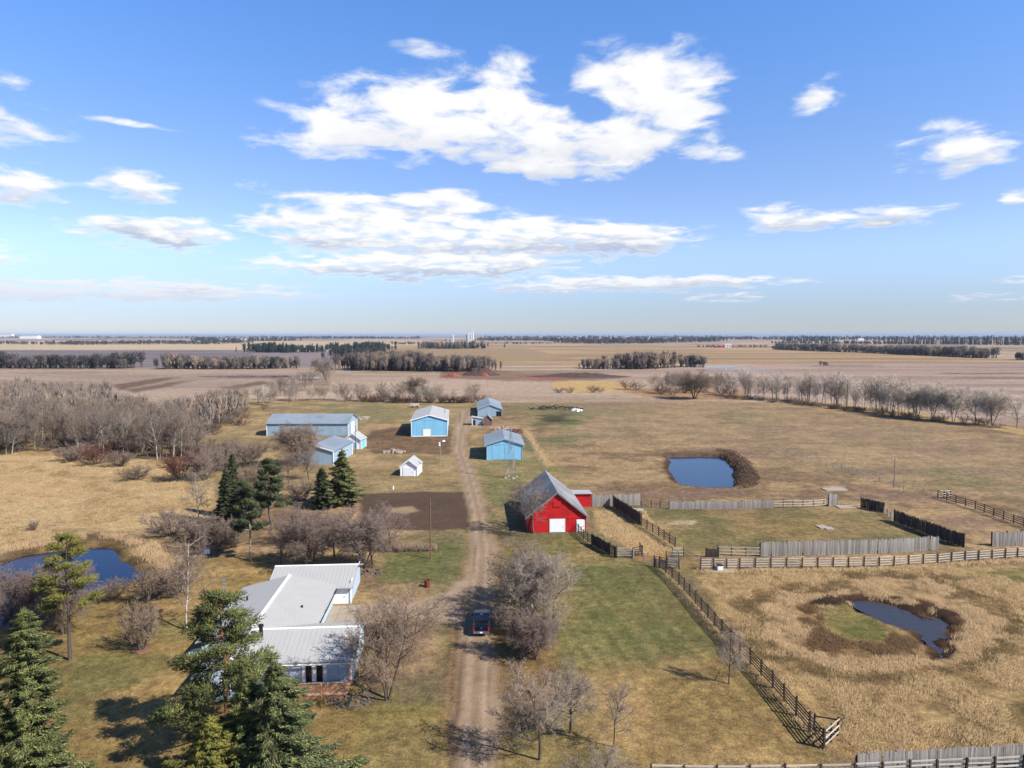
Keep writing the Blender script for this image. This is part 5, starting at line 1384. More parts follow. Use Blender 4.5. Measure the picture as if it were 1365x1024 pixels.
for sx in (-1, 1):
    q1 = [(sx * .925, 2.02, 1.16), (sx * .925, 2.85, 1.16), (sx * .80, 2.85, 1.74), (sx * .80, 2.12, 1.74)]; q2 = [(sx * .925, 2.95, 1.16), (sx * .925, 3.70, 1.16), (sx * .80, 3.20, 1.74), (sx * .80, 2.95, 1.74)]
    for q_ in (q1, q2): glass_quad('side_window', q_ if sx > 0 else q_[::-1])
MB().box((0, .95, 1.145), (1.62, 1.5, .03)).build('bed_cover', M['black'], tk)
for (xx, yy, d_) in ((-.9, .95, (.12, 1.6, .08)), (.9, .95, (.12, 1.6, .08))): MB().box((xx, yy, 1.15), d_).build('bed_rail', M['truck_paint'], tk)
tg = MB().box((0, -.02, .83), (1.52, .07, .52)).build('tailgate', M['truck_paint'], tk)
MB().box((0, -.065, .98), (.3, .03, .08)).build('handle', M['chrome'], tg)
for sx in (-1, 1):
    MB().box((sx * .90, -.02, .86), (.17, .10, .44)).build('tail_light', M['tail_light'], tk)
    mr = MB().box((sx * 1.16, 3.45, 1.22), (.24, .12, .22)); mr.tube((sx * .95, 3.5, 1.15), (sx * 1.1, 3.47, 1.18), .03, .03, 6); mr.build('mirror', M['black'], tk)
    MB().box((sx * .62, 5.56, .78), (.42, .08, .2)).build('headlight', M['white_paint'], tk)
    for yy in (1.13, 4.4):
        wh = MB().tube((sx * .76, yy, .36), (sx * 1.0, yy, .36), .39, .39, 20).build('wheel', M['tyre'], tk)
        MB().tube((sx * .99, yy, .36), (sx * 1.015, yy, .36), .23, .20, 14).build('rim', M['chrome'], wh)
bm_ = MB().box((0, -.14, .50), (1.9, .22, .20)).build('rear_bumper', M['chrome'], tk)
MB().box((0, -.255, .52), (.32, .02, .16)).build('licence_plate', M['white_paint'], bm_)
MB().box((0, 5.62, .52), (1.86, .16, .22)).build('front_bumper', M['chrome'], tk)
MB().box((0, 2.02, 1.835), (.34, .10, .05)).build('brake_lamp', M['chrome'], tk)

# ---------------- fences
CUBE = {}
def piece(name, parent, c, d, rz, m, tilt=0.0, pitch=0.0, var=0):
    """one board, rail or post: shares a slightly uneven box mesh"""
    k_ = (m, var)
    if k_ not in CUBE:
        q = MB(); r_ = random.Random(var * 7 + 1)
        q.box((0, 0, 0), (1, 1, 1)); q.v = [tuple(cc * (1 + r_.uniform(-.05, .05)) if i != 2 else cc + (r_.uniform(-.03, .03) if cc > 0 else 0) for i, cc in enumerate(p)) for p in q.v]
        CUBE[k_] = q.mesh('piece', M[m])
    o = bpy.data.objects.new(name, CUBE[k_]); col.objects.link(o); o.parent = parent
    o.location = c; o.scale = d; o.rotation_mode = 'XYZ'; o.rotation_euler = (tilt, pitch, rz)
    return o

def fence(name, label, line, kind, h, group=None, rails=4, spacing=2.44, m='grey_wood', pm='brown_shade_wood', side=1, cat='fence', bw=.17, px=True, post_h=None, zs=None):
    """fence along a line given in photograph pixels at its foot. kind: rail, board (upright boards on rails), wire"""
    g_ = [Vector((*pt(*p), 0)) for p in line] if px else [Vector((*p, 0)) for p in line]
    o = thing(name, label, cat, g_[0], 0, group)
    nb = 0
    total = sum((b_ - a).length for a, b_ in zip(g_[:-1], g_[1:]))
    step = max(bw + .02, total / 296) if kind == 'board' else bw
    for si, (a, b_) in enumerate(zip(g_[:-1], g_[1:])):
        d = b_ - a; L = d.length; u_ = d / L; an = math.atan2(d.y, d.x); nrm = Vector((-u_.y, u_.x, 0)) * side
        n_ = max(1, round(L / spacing))
        for i in range(n_ + 1):
            if i == 0 and si > 0: continue
            p = a + u_ * (L * i / n_); z0 = gz(p.x, p.y)
            hh = (post_h or (h + .12)) * random.uniform(.96, 1.05)
            piece('post', o, p - g_[0] + Vector((0, 0, z0 + hh / 2 - .2)), (.15, .15, hh + .4), an, pm, random.gauss(0, .02), random.gauss(0, .02), random.randrange(3))
        off = nrm * .10
        for i in range(n_):
            p = a + u_ * (L * i / n_); q = a + u_ * (L * (i + 1) / n_)
            za, zb = gz(p.x, p.y), gz(q.x, q.y); c = (p + q) / 2 - g_[0]; lr = (q - p).length
            zz = zs or ([h * (.25 + .72 * k / (rails - 1)) for k in range(rails)] if kind == 'rail' else ([h * .25, h * .8] if kind == 'board' else []))
            for z in zz:
                piece('rail', o, c + off + Vector((0, 0, z + (za + zb) / 2 + random.gauss(0, .015))), (lr * 1.0, .045, .125 if kind == 'rail' else .10), an, m, 0, -math.atan2(zb - za, lr) + random.gauss(0, .006), random.randrange(3))
        if kind == 'board':
            n2_ = int(L / step)
            for i in range(n2_):
                if random.random() < .015: continue
                p = a + u_ * (L * (i + .5) / n2_); hh = h * random.uniform(.93, 1.06)
                piece('board', o, p - g_[0] + nrm * .155 + Vector((0, 0, gz(p.x, p.y) + hh / 2 + random.uniform(0, .06))), ((L / n2_) * random.uniform(.84, .97), .03, hh), an, m, random.gauss(0, .015), random.gauss(0, .012), random.randrange(4))
        if kind == 'wire':
            for z in (.45, .8, 1.1):
                q = b_ - g_[0] + Vector((0, 0, z)); w_ = MB().tube(a - g_[0] + Vector((0, 0, z)), q, .012, None, 3); w_.build('wire', M['galvanised'], o)
    return o
F1 = fence('rail_fence', 'long dark rail fence running diagonally down the lawn to the bottom right', [(879, 757), (905, 780), (962, 846), (1030, 918), (1098, 999)], 'rail', 1.75, rails=5, m='brown_shade_wood', side=-1)
fence('rail_fence', 'short pale end panel at the near corner of the long diagonal fence', [(1098.5, 998), (1116.5, 981)], 'rail', 1.65, rails=3, spacing=1.6, m='pale_wood', side=-1)
fence('rail_fence', 'short dark brace panel behind the near corner of the diagonal fence', [(1116.5, 980), (1085, 974)], 'rail', 1.5, rails=2, spacing=2.2, m='brown_shade_wood')
fence('rail_fence', 'pale four rail fence with dark posts crossing the far side of the slough', [(934, 759.5), (986, 759), (1090, 758), (1172, 756), (1250, 752), (1340, 745.5), (1420, 740)], 'rail', 1.6, rails=4, m='pale_wood', side=1, spacing=2.42)
fence('board_fence', 'grey upright board windbreak behind the pale four rail fence', [(1013, 742), (1100, 739.5), (1171, 737.5), (1250, 733.5)], 'board', 2.35, side=-1)
fence('rail_fence', 'three rail fence left of the grey windbreak', [(956, 740), (1013, 742)], 'rail', 1.5, rails=3, m='pale_wood', side=-1)
fence('board_pen', 'small dark board pen at the left end of the three rail fence', [(941, 742.5), (957, 742.8), (956.5, 738)], 'board', 1.45, spacing=1.7, m='brown_shade_wood', side=-1, cat='pen')
fence('board_fence', 'dark tall board fence running diagonally back from the grey windbreak', [(1192, 695), (1232, 711), (1285, 730)], 'board', 2.3, side=-1, m='brown_shade_wood')  # darker wood paints in the shade on the side away from the sun
fence('board_fence', 'short dark board fence, farthest piece of the diagonal windbreak', [(1147.5, 677), (1162, 679.5), (1178, 683.5)], 'board', 2.1, side=-1, m='brown_shade_wood')  # boards take the same painted-in shade tone
fence('rail_fence', 'low rails filling the gap between the two dark diagonal windbreaks', [(1178, 683.5), (1192, 695)], 'rail', 1.2, rails=3, m='pale_wood', side=-1)
fence('board_fence', 'low grey board fence along the near side of the blue pond', [(892, 679), (960, 678), (1031, 677)], 'board', 1.55, side=-1)
fence('rail_fence', 'pale rails continuing right from the board fence by the pond', [(1031, 677), (1070, 676.5), (1112, 674)], 'rail', 1.5, rails=3, m='pale_wood', side=-1)
fence('board_panel_fence', 'tall grey board panel at the right end of the pond side rails', [(1104, 675), (1116, 674.5)], 'board', 2.6, side=-1, spacing=1.8)
fence('wire_fence', 'thin wire gate left of the board fence by the pond', [(855, 676.5), (868, 676.5), (892, 679)], 'wire', 1.4)
fence('board_fence', 'grey board fence running right from the red lean to', [(789, 675.5), (820, 674.8), (853, 673.5)], 'board', 2.45, side=-1)
fence('board_fence', 'tall dark board fence running down from the grey one beside the barn', [(818, 676), (835, 687), (855, 701)], 'board', 2.35, side=-1, m='brown_shade_wood', pm='brown_shade_wood')
fence('rail_fence', 'dark five rail fence continuing down from the tall dark boards', [(855, 702), (878, 716), (900, 731)], 'rail', 1.8, rails=5, m='brown_shade_wood', side=-1)
fence('rail_fence', 'small pale rail panel closing the lower end of the dark five rail fence', [(896, 742), (911, 742.5)], 'rail', 1.5, rails=3, m='pale_wood', spacing=1.6, side=-1)
fence('rail_fence', 'dark rails and gate against the right corner of the barn front', [(768, 708), (778, 719), (789, 726)], 'rail', 1.6, rails=4, m='brown_shade_wood', side=-1, spacing=2.0)
fence('board_fence', 'dark board fence going down from the barn rails', [(789, 726), (805, 735), (822, 744)], 'board', 1.9, side=-1, m='brown_shade_wood')
fence('rail_fence', 'grey rail panel facing the lawn right of the dark barn fence', [(822, 744), (843.5, 743.5)], 'rail', 1.7, rails=4, m='grey_wood', side=-1)
fence('board_pen', 'small dark pen corner behind the grey rail panel', [(843.5, 743), (856, 741), (853, 736)], 'rail', 1.6, rails=4, m='brown_shade_wood', spacing=1.6, cat='pen')
fence('wire_gate', 'thin pipe gate between the grey rail panel and the long diagonal fence', [(844, 744), (874, 756)], 'wire', 1.4, spacing=3.4, cat='gate', m='galvanised', pm='galvanised')
fence('rail_fence', 'dark loading chute rails at the top of the long diagonal fence', [(872, 756), (889, 758.5), (905, 759), (903, 750), (888, 749)], 'rail', 1.7, rails=4, m='grey_wood', spacing=1.8)
fence('rail_fence', 'dark rail fence climbing away at the right edge of the pasture', [(1250, 664), (1300, 679), (1365, 703), (1420, 724)], 'rail', 1.7, rails=4, m='brown_shade_wood', side=-1)
fence('rail_fence', 'short pale panel at the far end of the right edge rail fence', [(1250, 664), (1267, 663)], 'rail', 1.6, rails=3, m='pale_wood', spacing=1.7, side=-1)
fence('board_fence', 'dark grey board fence at the right edge above the pale rail fence', [(1321.5, 728), (1400, 726)], 'board', 2.4, side=-1, m='grey_wood')
# bottom right: boards behind, rails in front
def row_pt(u, v, z): p = G(u, v, z); return (p.x, p.y)
fence('board_fence', 'close grey board fence along the bottom right edge of the picture', [row_pt(1142, 1003, 2.2), row_pt(1260, 997, 2.2), row_pt(1365, 991, 2.2), row_pt(1430, 987, 2.2)], 'board', 2.2, side=-1, px=False, post_h=1.9)
fence('rail_fence', 'pale rail fence at the bottom edge in front of the close board fence', [row_pt(868, 1022.5, 1.5), row_pt(1000, 1023, 1.5), row_pt(1140, 1021, 1.5), row_pt(1250, 1015.5, 1.5), row_pt(1365, 1010, 1.5), row_pt(1430, 1006, 1.5)], 'rail', 1.6, rails=4, m='pale_wood', side=1, px=False)
# thin post lines of the pasture and the farmyard
def post_line(name, label, line, n, h=1.3, group='wire fences with thin posts'):
    ps_ = [Vector((*p, 0)) for p in on_line(line, n, .05, n)]
    o = thing(name, label, 'fence', ps_[0], 0, group)
    for i, p in enumerate(ps_):
        piece('post', o, p - ps_[0] + Vector((0, 0, gz(p.x, p.y) + h / 2 - .1)), (.11, .11, h + .2), 0, 'grey_wood', random.gauss(0, .04), random.gauss(0, .04), i % 3)
    w_ = MB()
    for a, b_ in zip(ps_[:-1], ps_[1:]):
        for z in (.4, .75, 1.1): w_.tube(a - ps_[0] + Vector((0, 0, z)), b_ - ps_[0] + Vector((0, 0, z)), .008, None, 3, caps=False)
    w_.build('wire', M['galvanised'], o)
    return o
post_line('wire_fence', 'wire fence of thin posts sloping across the pasture towards the insulator pole', [(1035, 598), (1090, 618), (1150, 636), (1190, 646), (1250, 662)], 26)
post_line('wire_fence', 'second wire fence beside the pasture one, below the insulator pole', [(1120, 622), (1165, 640), (1212, 655)], 12)
post_line('wire_fence', 'wire fence along the strip of tall grass right of the bright blue shed', [(694, 572), (706, 592), (722, 620), (735, 640)], 20)
post_line('wire_fence', 'wire fence left of the long blue shed along the bare belt', [(300, 580), (330, 566), (352, 556), (372, 546)], 16)
post_line('wire_fence', 'wire fence behind the long blue shed', [(352, 549), (400, 547), (480, 546)], 20)
post_line('wire_fence', 'wire fence across the far end of the pasture', [(690, 540), (800, 539.5), (960, 540), (1060, 545)], 30)

# ---------------- heaps and loose things
def heap(name, label, cat, u, v, n, rx, ry, size, m, hgt_=.8, seed=0, group=None, long_=False):
    x, y_ = pt(u, v); o = thing(name, label, cat, (x, y_, 0), 0, group); r_ = random.Random(seed)
    protos = []
    for k in range(4):
        q = MB()
        if long_: q.tube((-.5, 0, 0), (.5, 0, 0), .06, .045, 6)
        else:
            q.box((0, 0, 0), (1, 1, .8)); q.v = [tuple(c + r_.uniform(-.18, .18) for c in p) for p in q.v]
        protos.append(q.mesh('log' if long_ else 'stone', M[m]))
    for i in range(n):
        a = r_.uniform(0, 6.28); f = math.sqrt(r_.random()); s_2 = size * r_.uniform(.5, 1.3)
        z = hgt_ * (1 - f) * r_.random() + s_2 * .2
        c = link('log' if long_ else 'stone', protos[i % 4], o, (math.cos(a) * rx * f, math.sin(a) * ry * f, z), r_.uniform(0, 6.28), (s_2,) * 3)
        if long_: c.rotation_euler.y = r_.gauss(0, .2)
    return o
heap('rock_pile', 'pale rock pile on the dark ground in front of the blue shop', 'rock pile', 525, 603, 90, 3.4, 2.4, .55, 'stone', .9, 1)
heap('rubble_pile', 'pale rubble heap right of the long blue shed end', 'rubble pile', 483, 558, 90, 3.0, 6, .6, 'stone', .5, 2)
heap('rubble_pile', 'pinkish rubble and boards behind the bright blue shed', 'rubble pile', 672, 572, 90, 5.5, 5, .6, 'stone', .6, 3)
heap('log_pile', 'long low row of dark logs and scrap in the far pasture', 'log pile', 740, 546, 110, 13, 5, 2.6, 'brown_shade_wood', 1.8, 4, long_=True)
heap('rock_pile', 'small white stone heap at the right end of the dark log row', 'rock pile', 768, 548, 16, 3.0, 1.6, 1.2, 'white_paint', .8, 5)
heap('board_pile', 'stack of orange brown boards right of the pinkish rubble', 'board pile', 688, 576, 40, 2.5, 4, 2.0, 'pole_wood', 1.2, 6, long_=True)
heap('stone_edging', 'ring of pale stones at the corner of the garage flower bed', 'stones', 490, 763, 22, 2.2, 1.4, .3, 'old_stone', .1, 7)
heap('stone_edging', 'bed of grey stones around the right corner of the house deck', 'stones', 468, 934, 110, 2.2, 1.7, .2, 'old_stone', .06, 8)
def slab(label, u, v, w_, d_, rz, m='white_paint'):
    x, y_ = pt(u, v); tag(MB().box((0, 0, .08), (w_, d_, .2)).build('concrete_slab', M[m], None, (x, y_, gz(x, y_)), rz), label, 'slab', 'pale slabs in the corral')
slab('pale flat slab lying in the middle of the corral, left of its pair', 1096, 703, 1.8, 2.0, .1, 'concrete'); slab('pale flat slab touching the other one in the middle of the corral', 1105, 705, 1.5, 1.8, -.1, 'concrete')
slab('grey slab beside the tall board panel at the corral corner', 1128, 676, 4.0, 2.2, .05, 'concrete'); slab('pale slab on the worn ground beyond the pond side rails', 1112, 653, 5.0, 3.0, .05, 'concrete')
g = G(960, 759); wb = thing('water_trough', 'white water box on a concrete pad at the left end of the pale rail fence', 'trough', (g.x - .3, g.y - .7, 0))
MB().box((0, 0, .45), (.8, .8, .9)).build('box', M['white_paint'], wb); MB().box((.4, -.1, .02), (3.4, 1.6, .16)).build('pad', M['concrete'], wb); MB().box((0, 0, .93), (.86, .86, .06)).build('lid', M['dark_metal'], wb)
g = G(852, 677); sb = thing('feed_bunk', 'low pale wooden feed bunk beside the end of the grey boards', 'feed bunk', (g.x - 1.0, g.y - 4, 0))
MB().box((0, 0, .5), (2.0, .9, .1)).build('trough', M['pale_wood'], sb)
for sx in (-.8, .8):
    for sy in (-.35, .35): MB().box((sx, sy, .2), (.12, .12, .5)).build('leg', M['pale_wood'], sb)
for sy in (-.42, .42): MB().box((0, sy, .65), (2.0, .05, .25)).build('side_board', M['pale_wood'], sb)
g = G(524, 652); wb2 = thing('well_cap', 'small white well casing on the grass below the garage', 'well cap', (g.x, g.y, 0))
MB().tube((0, 0, -.1), (0, 0, .8), .18, None, 10).build('casing', M['white_paint'], wb2); MB().tube((0, 0, .8), (0, 0, .92), .23, None, 10).build('cap', M['galvanised'], wb2)
g = G(553, 543); cg = thing('old_trailer', 'small pale trailer parked beside the row of dark shrubs', 'trailer', (g.x, g.y, 0), R(8))
MB().box((0, 0, 1.3), (4.6, 2.2, 1.3), taper=.92).build('box', M['stone'], cg)
for sx in (-1.2, 1.2): MB().tube((sx, -1.1, .45), (sx, -.85, .45), .45, None, 12).build('wheel', M['tyre'], cg)
g = G(335, 739); dr = thing('white_drum', 'white plastic drum under the grove beside the pale pine trunk', 'drum', (G(276, 738).x, G(276, 738).y, 0))
MB().tube((0, 0, 0), (0, 0, .9), .42, None, 12).build('drum_body', M['white_paint'], dr); MB().tube((0, 0, .9), (0, 0, .95), .36, None, 12).build('lid', M['galvanised'], dr)

# (bushes)
# mulch ring under the vase bush
x, y_ = pt(189, 866)
tag(MB().tube((0, 0, -.1), (0, 0, .08), 1.25, 1.0, 20).build('mulch_ring', M['mulch'], None, (x, y_, gz(x, y_))), 'reddish mulch ring under the vase shaped bush', 'mulch bed')
# earth mounds
def mound(label, u, v, rx, ry, h, m, seed):
    x, y_ = pt(u, v); n = 26; vs, fs = [(0, 0, h)], []
    r_ = random.Random(seed)
    for k in range(1, 7):
        for i in range(n):
            a = 2 * math.pi * i / n; f = k / 6
            z = h * (math.cos(f * math.pi) * .5 + .5) * r_.uniform(.75, 1.2) - (.3 if k == 6 else 0); q = f * r_.uniform(.93, 1.07)
            vs.append((math.cos(a) * rx * q, math.sin(a) * ry * q, z))
    for i in range(n): fs.append((0, 1 + i, 1 + (i + 1) % n))
    for k in range(5):
        for i in range(n):
            j = (i + 1) % n; fs.append((1 + k * n + i, 1 + (k + 1) * n + i, 1 + (k + 1) * n + j, 1 + k * n + j))
    o = MB().add(vs, fs).build('earth_mound', M[m], None, (x, y_, 0)); tag(o, label, 'earth mound')
mound('tall dark earth mound at the right end of the long bare wood', 641, 500, 20, 15, 7.5, 'dark_soil', 1)
mound('low red clay heap left of the tall dark mound', 603, 502.5, 9, 9, 3.2, 'clay', 2)
mound('small red clay heap against the tall dark mound', 646, 501.5, 5, 5, 3, 'clay', 3)
mound('low brown soil ridge right of the tall mound', 772, 502, 50, 25, 3.2, 'dark_soil', 4)
mound('long flat red clay spread beyond the shrubs', 730, 504.5, 30, 7, .8, 'clay', 5)
for i, (u, v, rx, ry) in enumerate(((376, 502.3, 8, 9), (409, 504, 11, 10), (330, 502, 45, 8), (812, 491.5, 10, 8), (955, 489.5, 30, 14), (985, 493.5, 45, 8), (470, 494, 10, 8))):
    x, y_ = pt(u, v); MB().add([(math.cos(a * .4) * rx, math.sin(a * .4) * ry, 0) for a in range(15)], [tuple(range(15))]).build('puddle_water', MATS.get('puddle') or mat('puddle', S(120, 134, 150), .08, .1, .1, spec=.6), None, (x, y_, .12))['kind'] = 'structure'

# ---------------- far farms and the grain elevator
def box_house(name, label, u, v, w_, l_, e_, r_, wall='white_paint', roof='grey_roof', cat='farm building', group='far farm buildings', ridge='width', win=True):
    x, y_ = pt(u, v); o = thing(name, label, cat, (x, y_, 0), 0, group)
    gable_walls(w_, l_, e_, r_, ridge).build('wall', M[wall], o)
    roof_slabs(MB(), w_, l_, e_, r_, .4, ridge, rib=99).build('roof', M[roof], o)
    return o
x, y_ = pt(627, 455.6)
ge = thing('grain_elevator', 'tall pale concrete grain elevator on the horizon', 'grain elevator', (x, y_, 0))
sc_e = y_ / FPX
for i in range(4):
    for j in range(2): MB().tube(((i - 1.5) * 9.2, j * 9.2, -1), ((i - 1.5) * 9.2, j * 9.2, 44), 4.7, None, 16).build('silo', M['grain_concrete'], ge)
MB().box((0, 4.6, 46.5), (36, 10, 5)).build('gallery', M['grain_concrete'], ge)
MB().box((14, 4.6, 56), (8, 8, 24)).build('head_house', M['grain_concrete'], ge)
MB().box((15.5, 4.6, 69), (4, 4, 4)).build('leg_top', M['slate_wall'], ge)
MB().box((-24, 4, 20), (9, 9, 40)).build('annex', M['slate_wall'], ge)
def bin_(label, u, v, r_, h_):
    x, y_ = pt(u, v); o = thing('grain_bin', label, 'grain bin', (x, y_, 0), 0, 'far grain bins')
    MB().tube((0, 0, -.2), (0, 0, h_), r_, None, 18).build('bin_wall', M['galvanised'], o); MB().tube((0, 0, h_), (0, 0, h_ + r_ * .5), r_ * 1.04, .3, 18).build('bin_roof', M['galvanised'], o)
bin_('dark dome grain bin left of the elevator', 596, 455.6, 13, 14); bin_('second dome grain bin left of the elevator', 601, 455.6, 11, 12)
x, y_ = pt(604.5, 455.6); o = thing('elevator_leg', 'thin white elevator leg between the bins and the elevator', 'tower', (x, y_, 0)); MB().box((0, 0, 22), (4, 4, 46)).build('shaft', M['white_paint'], o); MB().box((0, 0, 46), (6, 6, 4)).build('head', M['slate_wall'], o)
for a in ((400, 468.6, 16, 9, 5, 8, 'white_paint', 'white_roof', 'white farmhouse at the edge of the far dark grove'), (411, 468.8, 10, 8, 4, 6, 'white_paint', 'white_roof', 'small white shed beside the far white farmhouse'), (437, 468.3, 12, 8, 3.5, 5.5, 'white_paint', 'white_roof', 'low white shed right of the far dark grove'),
          (971, 463.2, 20, 12, 7, 11, 'white_paint', 'white_roof', 'far white farmhouse right of a red barn'), (962, 463.4, 16, 10, 6, 10, 'red_paint', 'barn_roof', 'far red barn beside the white farmhouse'), (955, 463.5, 9, 8, 5, 8, 'red_paint', 'barn_roof', 'smaller far red shed left of the red barn'),
          (38, 451.5, 190, 60, 26, 34, 'white_paint', 'white_roof', 'long white shed on the horizon at far left'), (6, 449.8, 230, 80, 44, 60, 'white_paint', 'white_roof', 'big white dome roofed shed on the horizon at the left edge'), (322, 455.2, 40, 20, 10, 14, 'white_paint', 'white_roof', 'far white shed among spruces left of centre'), (296, 454.8, 34, 20, 10, 14, 'white_paint', 'white_roof', 'smaller far white shed left of the one among spruces'),
          (746, 453.0, 36, 20, 14, 20, 'white_paint', 'white_roof', 'tiny white shed on the horizon right of the elevator'), (893, 453.2, 60, 24, 12, 18, 'white_paint', 'white_roof', 'long far white shed in the horizon woods right of centre'), (908, 454.6, 26, 16, 14, 22, 'white_paint', 'white_roof', 'pair of far white bins below the long horizon shed'), (1148, 453.8, 40, 20, 10, 15, 'white_paint', 'white_roof', 'far white shed in the horizon woods at right'), (1164, 457.6, 22, 14, 6, 9, 'white_paint', 'white_roof', 'far white shed before the dark spruce row at right')):
    box_house('farm_building', a[8], *a[:8])
x, y_ = pt(672.5, 463.5); lone = tree('spruce_tree', 'tinys0', 'lone dark spruce in the far field right of the elevator', 'tree', x, y_, 15, 9, twig='needle_far')

# ------------------------------------------------------------------ tall dead grass, reeds
def blades(name, label, cx, cy, n_per, h, wd, m, spread=.35, lean=.35, seed=0):
    r_ = np.random.default_rng(seed); k = len(cx)
    X0 = np.repeat(cx, n_per) + r_.normal(0, spread, k * n_per); Y0 = np.repeat(cy, n_per) + r_.normal(0, spread, k * n_per)
    hs = np.repeat(r_.uniform(.55, 1.25, k), n_per) * h * r_.uniform(.6, 1.15, k * n_per)
    jj = np.clip(np.searchsorted(rows, Y0), 1, nr - 1); ii = np.clip(np.round((X0 / wid[jj] + 1) / 2 * (NC - 1)).astype(int), 0, NC - 1)
    Z0 = ZG[jj * NC + ii]
    p0 = np.stack([X0, Y0, Z0 - .05], 1); ln_ = r_.normal(0, lean, (len(X0), 2)) * hs[:, None]
    p1 = p0 + np.stack([ln_[:, 0], ln_[:, 1], hs], 1)
    tag(link(name, np_mesh(name, *spike_mesh(p0, p1, np.full(len(p0), wd)), M[m])), label, 'grass', None, 'stuff')
def scatter(n, seed, x0, x1, y0, y1, cond):
    r_ = np.random.default_rng(seed); out = [[], []]; tot = 0
    while tot < n:
        x = r_.uniform(x0, x1, 20000); y_ = r_.uniform(y0, y1, 20000)
        ok = cond(x, y_); out[0].append(x[ok]); out[1].append(y_[ok]); tot += ok.sum()
    return np.concatenate(out[0])[:n], np.concatenate(out[1])[:n]
def uv(x, y_): return proj(x, y_)
SLA = [(925, 768), (1000, 766), (1365, 752), (1520, 750), (1520, 1004), (1245, 1000), (1130, 1012), (1000, 892)]
def ringv(x, y_):
    u, v = uv(x, y_); return np.hypot((u - 1172) / 185.0, (v - 838) / 70.0) + (fbm(x / 9, y_ / 9, 3, 4) - .5) * .36 + (fbm(x / 2.2, y_ / 2.2, 11, 4) - .5) * .22 + (fbm(x / 26, y_ / 11, 91, 5, .6) - .5) * .16
inS = lambda x, y_: (sdf(*uv(x, y_), SLA) > 3) & (sdf(x, y_, SLOUGH) < .6)
clump = lambda x, y_: fbm(x / 3.0, y_ / 3.0, 61, 3)
MUD = [(1065, 806), (1100, 796), (1150, 792), (1230, 800), (1280, 820), (1285, 850), (1268, 878), (1240, 880), (1222, 852), (1190, 835), (1130, 806), (1090, 812)]
ISL = [(1098, 812), (1125, 804), (1168, 819), (1192, 840), (1180, 857), (1130, 854), (1100, 837)]
notmud = lambda x, y_: (sdf(*uv(x, y_), MUD) < -1) | (clump(x * 1.5, y_ * 1.5) > .62)
cx, cy = scatter(11000, 1, 12, 95, 52, 118, lambda x, y_: inS(x, y_) & ((ringv(x, y_) > 1.06) | ((ringv(x, y_) > .95) & (clump(x, y_) > .6))) & (clump(x, y_) > .45))
blades('tall_dry_grass', 'tall golden dead grass around the slough', cx, cy, 9, .42, .022, 'dry_grass', .34, .5, 1)
cx, cy = scatter(5200, 2, 12, 95, 52, 118, lambda x, y_: inS(x, y_) & (np.abs(ringv(x, y_) - .76) < .14) & (clump(x, y_) > .42) & notmud(x, y_))
blades('reeds', 'pale dead reeds in a ring around the slough', cx, cy, 7, .45, .024, 'reed', .25, .30, 2)
cx, cy = scatter(1700, 3, 12, 95, 52, 118, lambda x, y_: inS(x, y_) & (ringv(x, y_) < .62) & (sdf(*uv(x, y_), ISL) < -2) & (sdf(x, y_, SLOUGH) < .6) & (clump(x, y_) > .48) & notmud(x, y_))
blades('sedge', 'brown sedge at the water edge of the slough', cx, cy, 6, .5, .03, 'brown_grass', .25, .35, 3)
cx, cy = scatter(3200, 33, 12, 95, 52, 118, lambda x, y_: inS(x, y_) & (np.abs(ringv(x, y_) - 1.0) < .12))
blades('brown_grass', 'brown flattened grass in a dark ring around the slough', cx, cy, 6, .26, .028, 'brown_grass', .35, .6, 33)
MEA = [(-80, 606), (120, 606), (236, 622), (280, 645), (285, 680), (240, 712), (130, 706), (0, 735), (-80, 760)]
cx, cy = scatter(9500, 4, -170, -45, 95, 210, lambda x, y_: (sdf(*uv(x, y_), MEA) > 2) & (clump(x, y_) > .46))
blades('tall_dry_grass', 'tall golden dead grass of the left meadow', cx, cy, 8, .5, .032, 'dry_grass', .5, .5, 4)
cx, cy = scatter(900, 5, -110, -50, 70, 135, lambda x, y_: (sdf(x, y_, LPOND) < -2.4) & (sdf(x, y_, LPOND) > -6) & (uv(x, y_)[1] < 762) & (clump(x, y_) > .5))
blades('reeds', 'pale dead reeds along the far bank of the left pond', cx, cy, 8, 1.0, .035, 'reed', .35, .2, 5)
RIM = [(955, 600), (980, 602), (1004, 620), (1014, 642), (1004, 651), (982, 652), (978, 640), (984, 626), (966, 612)]
cx, cy = scatter(140, 6, 30, 70, 130, 230, lambda x, y_: (sdf(*uv(x, y_), RIM) > 0) & (clump(x, y_) > .5))
blades('brown_grass', 'brown rough weeds on the bank right of the blue pond', cx, cy, 7, .45, .06, 'brown_grass', .7, .6, 6)
okl = lambda x, y_: (sdf(x, y_, ROAD) < -.3) & (sdf(x, y_, DRIVE) < -.5) & (sdf(*uv(x, y_), SLA) < -2) & (clump(x * .6, y_ * .6) > .40)
cx, cy = scatter(17000, 12, -48, 32, 44, 92, okl)
blades('short_grass', 'short tan and green grass of the lawns', cx, cy, 4, .13, .022, 'lawn_blade', .22, .6, 12)
r_ = np.random.default_rng(66); cx, cy = scatter(220, 67, 30, 72, 130, 230, lambda x, y_: (sdf(*uv(x, y_), RIM) > -1) & (sdf(x, y_, POND) < 0))
q = MB()
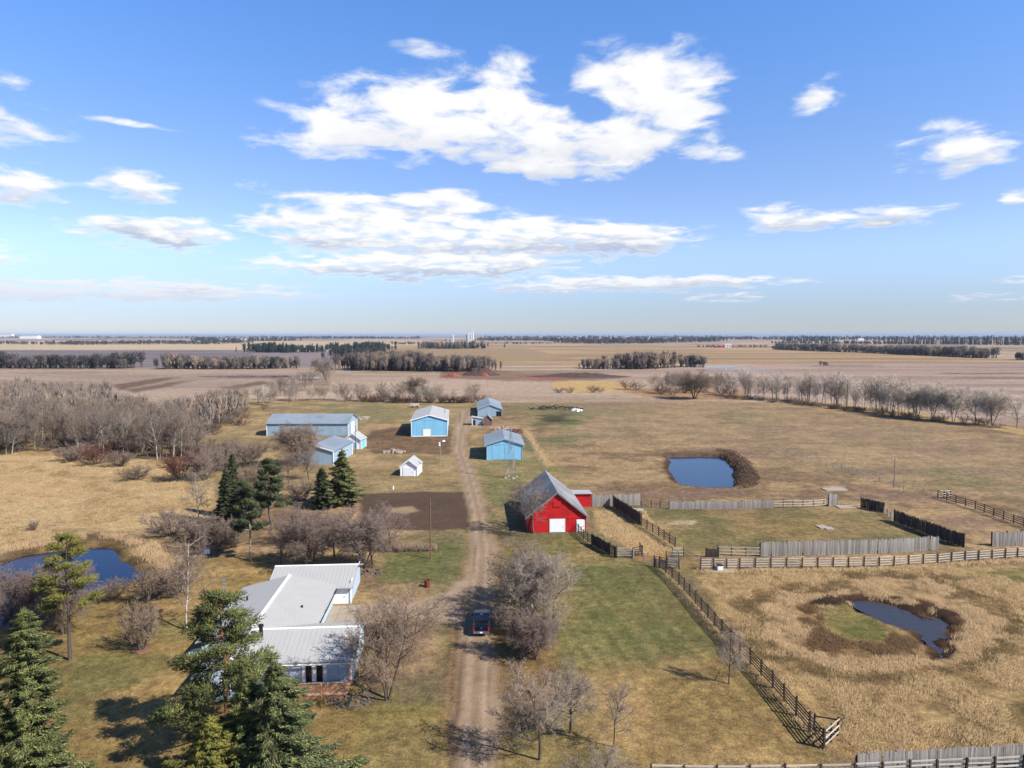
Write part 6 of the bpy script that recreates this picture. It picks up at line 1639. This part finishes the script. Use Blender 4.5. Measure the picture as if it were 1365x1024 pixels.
for x, y_ in zip(cx, cy):
    sz = float(r_.uniform(.2, .65)); o_ = len(q.v); q.box((x, y_, gz(x, y_) + sz * .12), (sz * 1.4, sz, sz * .4), float(r_.uniform(0, 3)), taper=.55)
    for j in range(o_, len(q.v)): q.v[j] = tuple(c_ + float(r_.uniform(-.12, .12)) * sz for c_ in q.v[j])
tag(q.build('clods', M['dark_soil']), 'dark lumpy clods of earth on the bank right of the blue pond', 'earth', None, 'stuff')
# weeds along fence lines and the corral
def along(line, n, wdt, seed, h, m, nm, lb):
    p = np.array(on_line(line, n, wdt, seed)); blades(nm, lb, p[:, 0], p[:, 1], 6, h, .03, m, .25, .35, seed)
along([(884, 762), (962, 850), (1030, 922), (1105, 1000)], 380, .45, 7, .40, 'dry_grass', 'fence_grass', 'dead grass under the long diagonal fence')
along([(934, 762), (1172, 759), (1365, 747)], 900, .6, 8, .5, 'dry_grass', 'fence_grass', 'dead grass under the pale four rail fence')
along([(816, 677), (855, 703), (900, 733)], 300, .6, 9, .5, 'dry_grass', 'fence_grass', 'dead grass along the dark corral fence')
along([(700, 574), (712, 592), (730, 622)], 420, .7, 10, .8, 'dry_grass', 'fence_grass', 'strip of tall dead grass right of the bright blue shed')
cx, cy = scatter(2500, 11, 12, 40, 95, 145, lambda x, y_: sdf(*uv(x, y_), [(790, 682), (858, 680), (895, 735), (860, 742), (800, 712)]) > 0)
blades('dry_grass', 'rank dead grass inside the small pen beside the barn', cx, cy, 6, .42, .035, 'dry_grass', .3, .4, 11)

# ------------------------------------------------------------------ air
hz = MB().box((0, 30300, 35.5), (115000, 61600, 79)).build('haze', [])
hz['kind'] = 'stuff'
hm = bpy.data.materials.new('haze'); hm.use_nodes = True
hn, hl = hm.node_tree.nodes, hm.node_tree.links
hn.clear()
pv = hn.new('ShaderNodeVolumePrincipled'); pv.inputs['Density'].default_value = 4.5e-5; pv.inputs['Color'].default_value = (0.42, 0.53, 0.70, 1)
ho = hn.new('ShaderNodeOutputMaterial'); hl.new(pv.outputs[0], ho.inputs['Volume'])
hz.data.materials.append(hm)
hm.cycles.homogeneous_volume = True
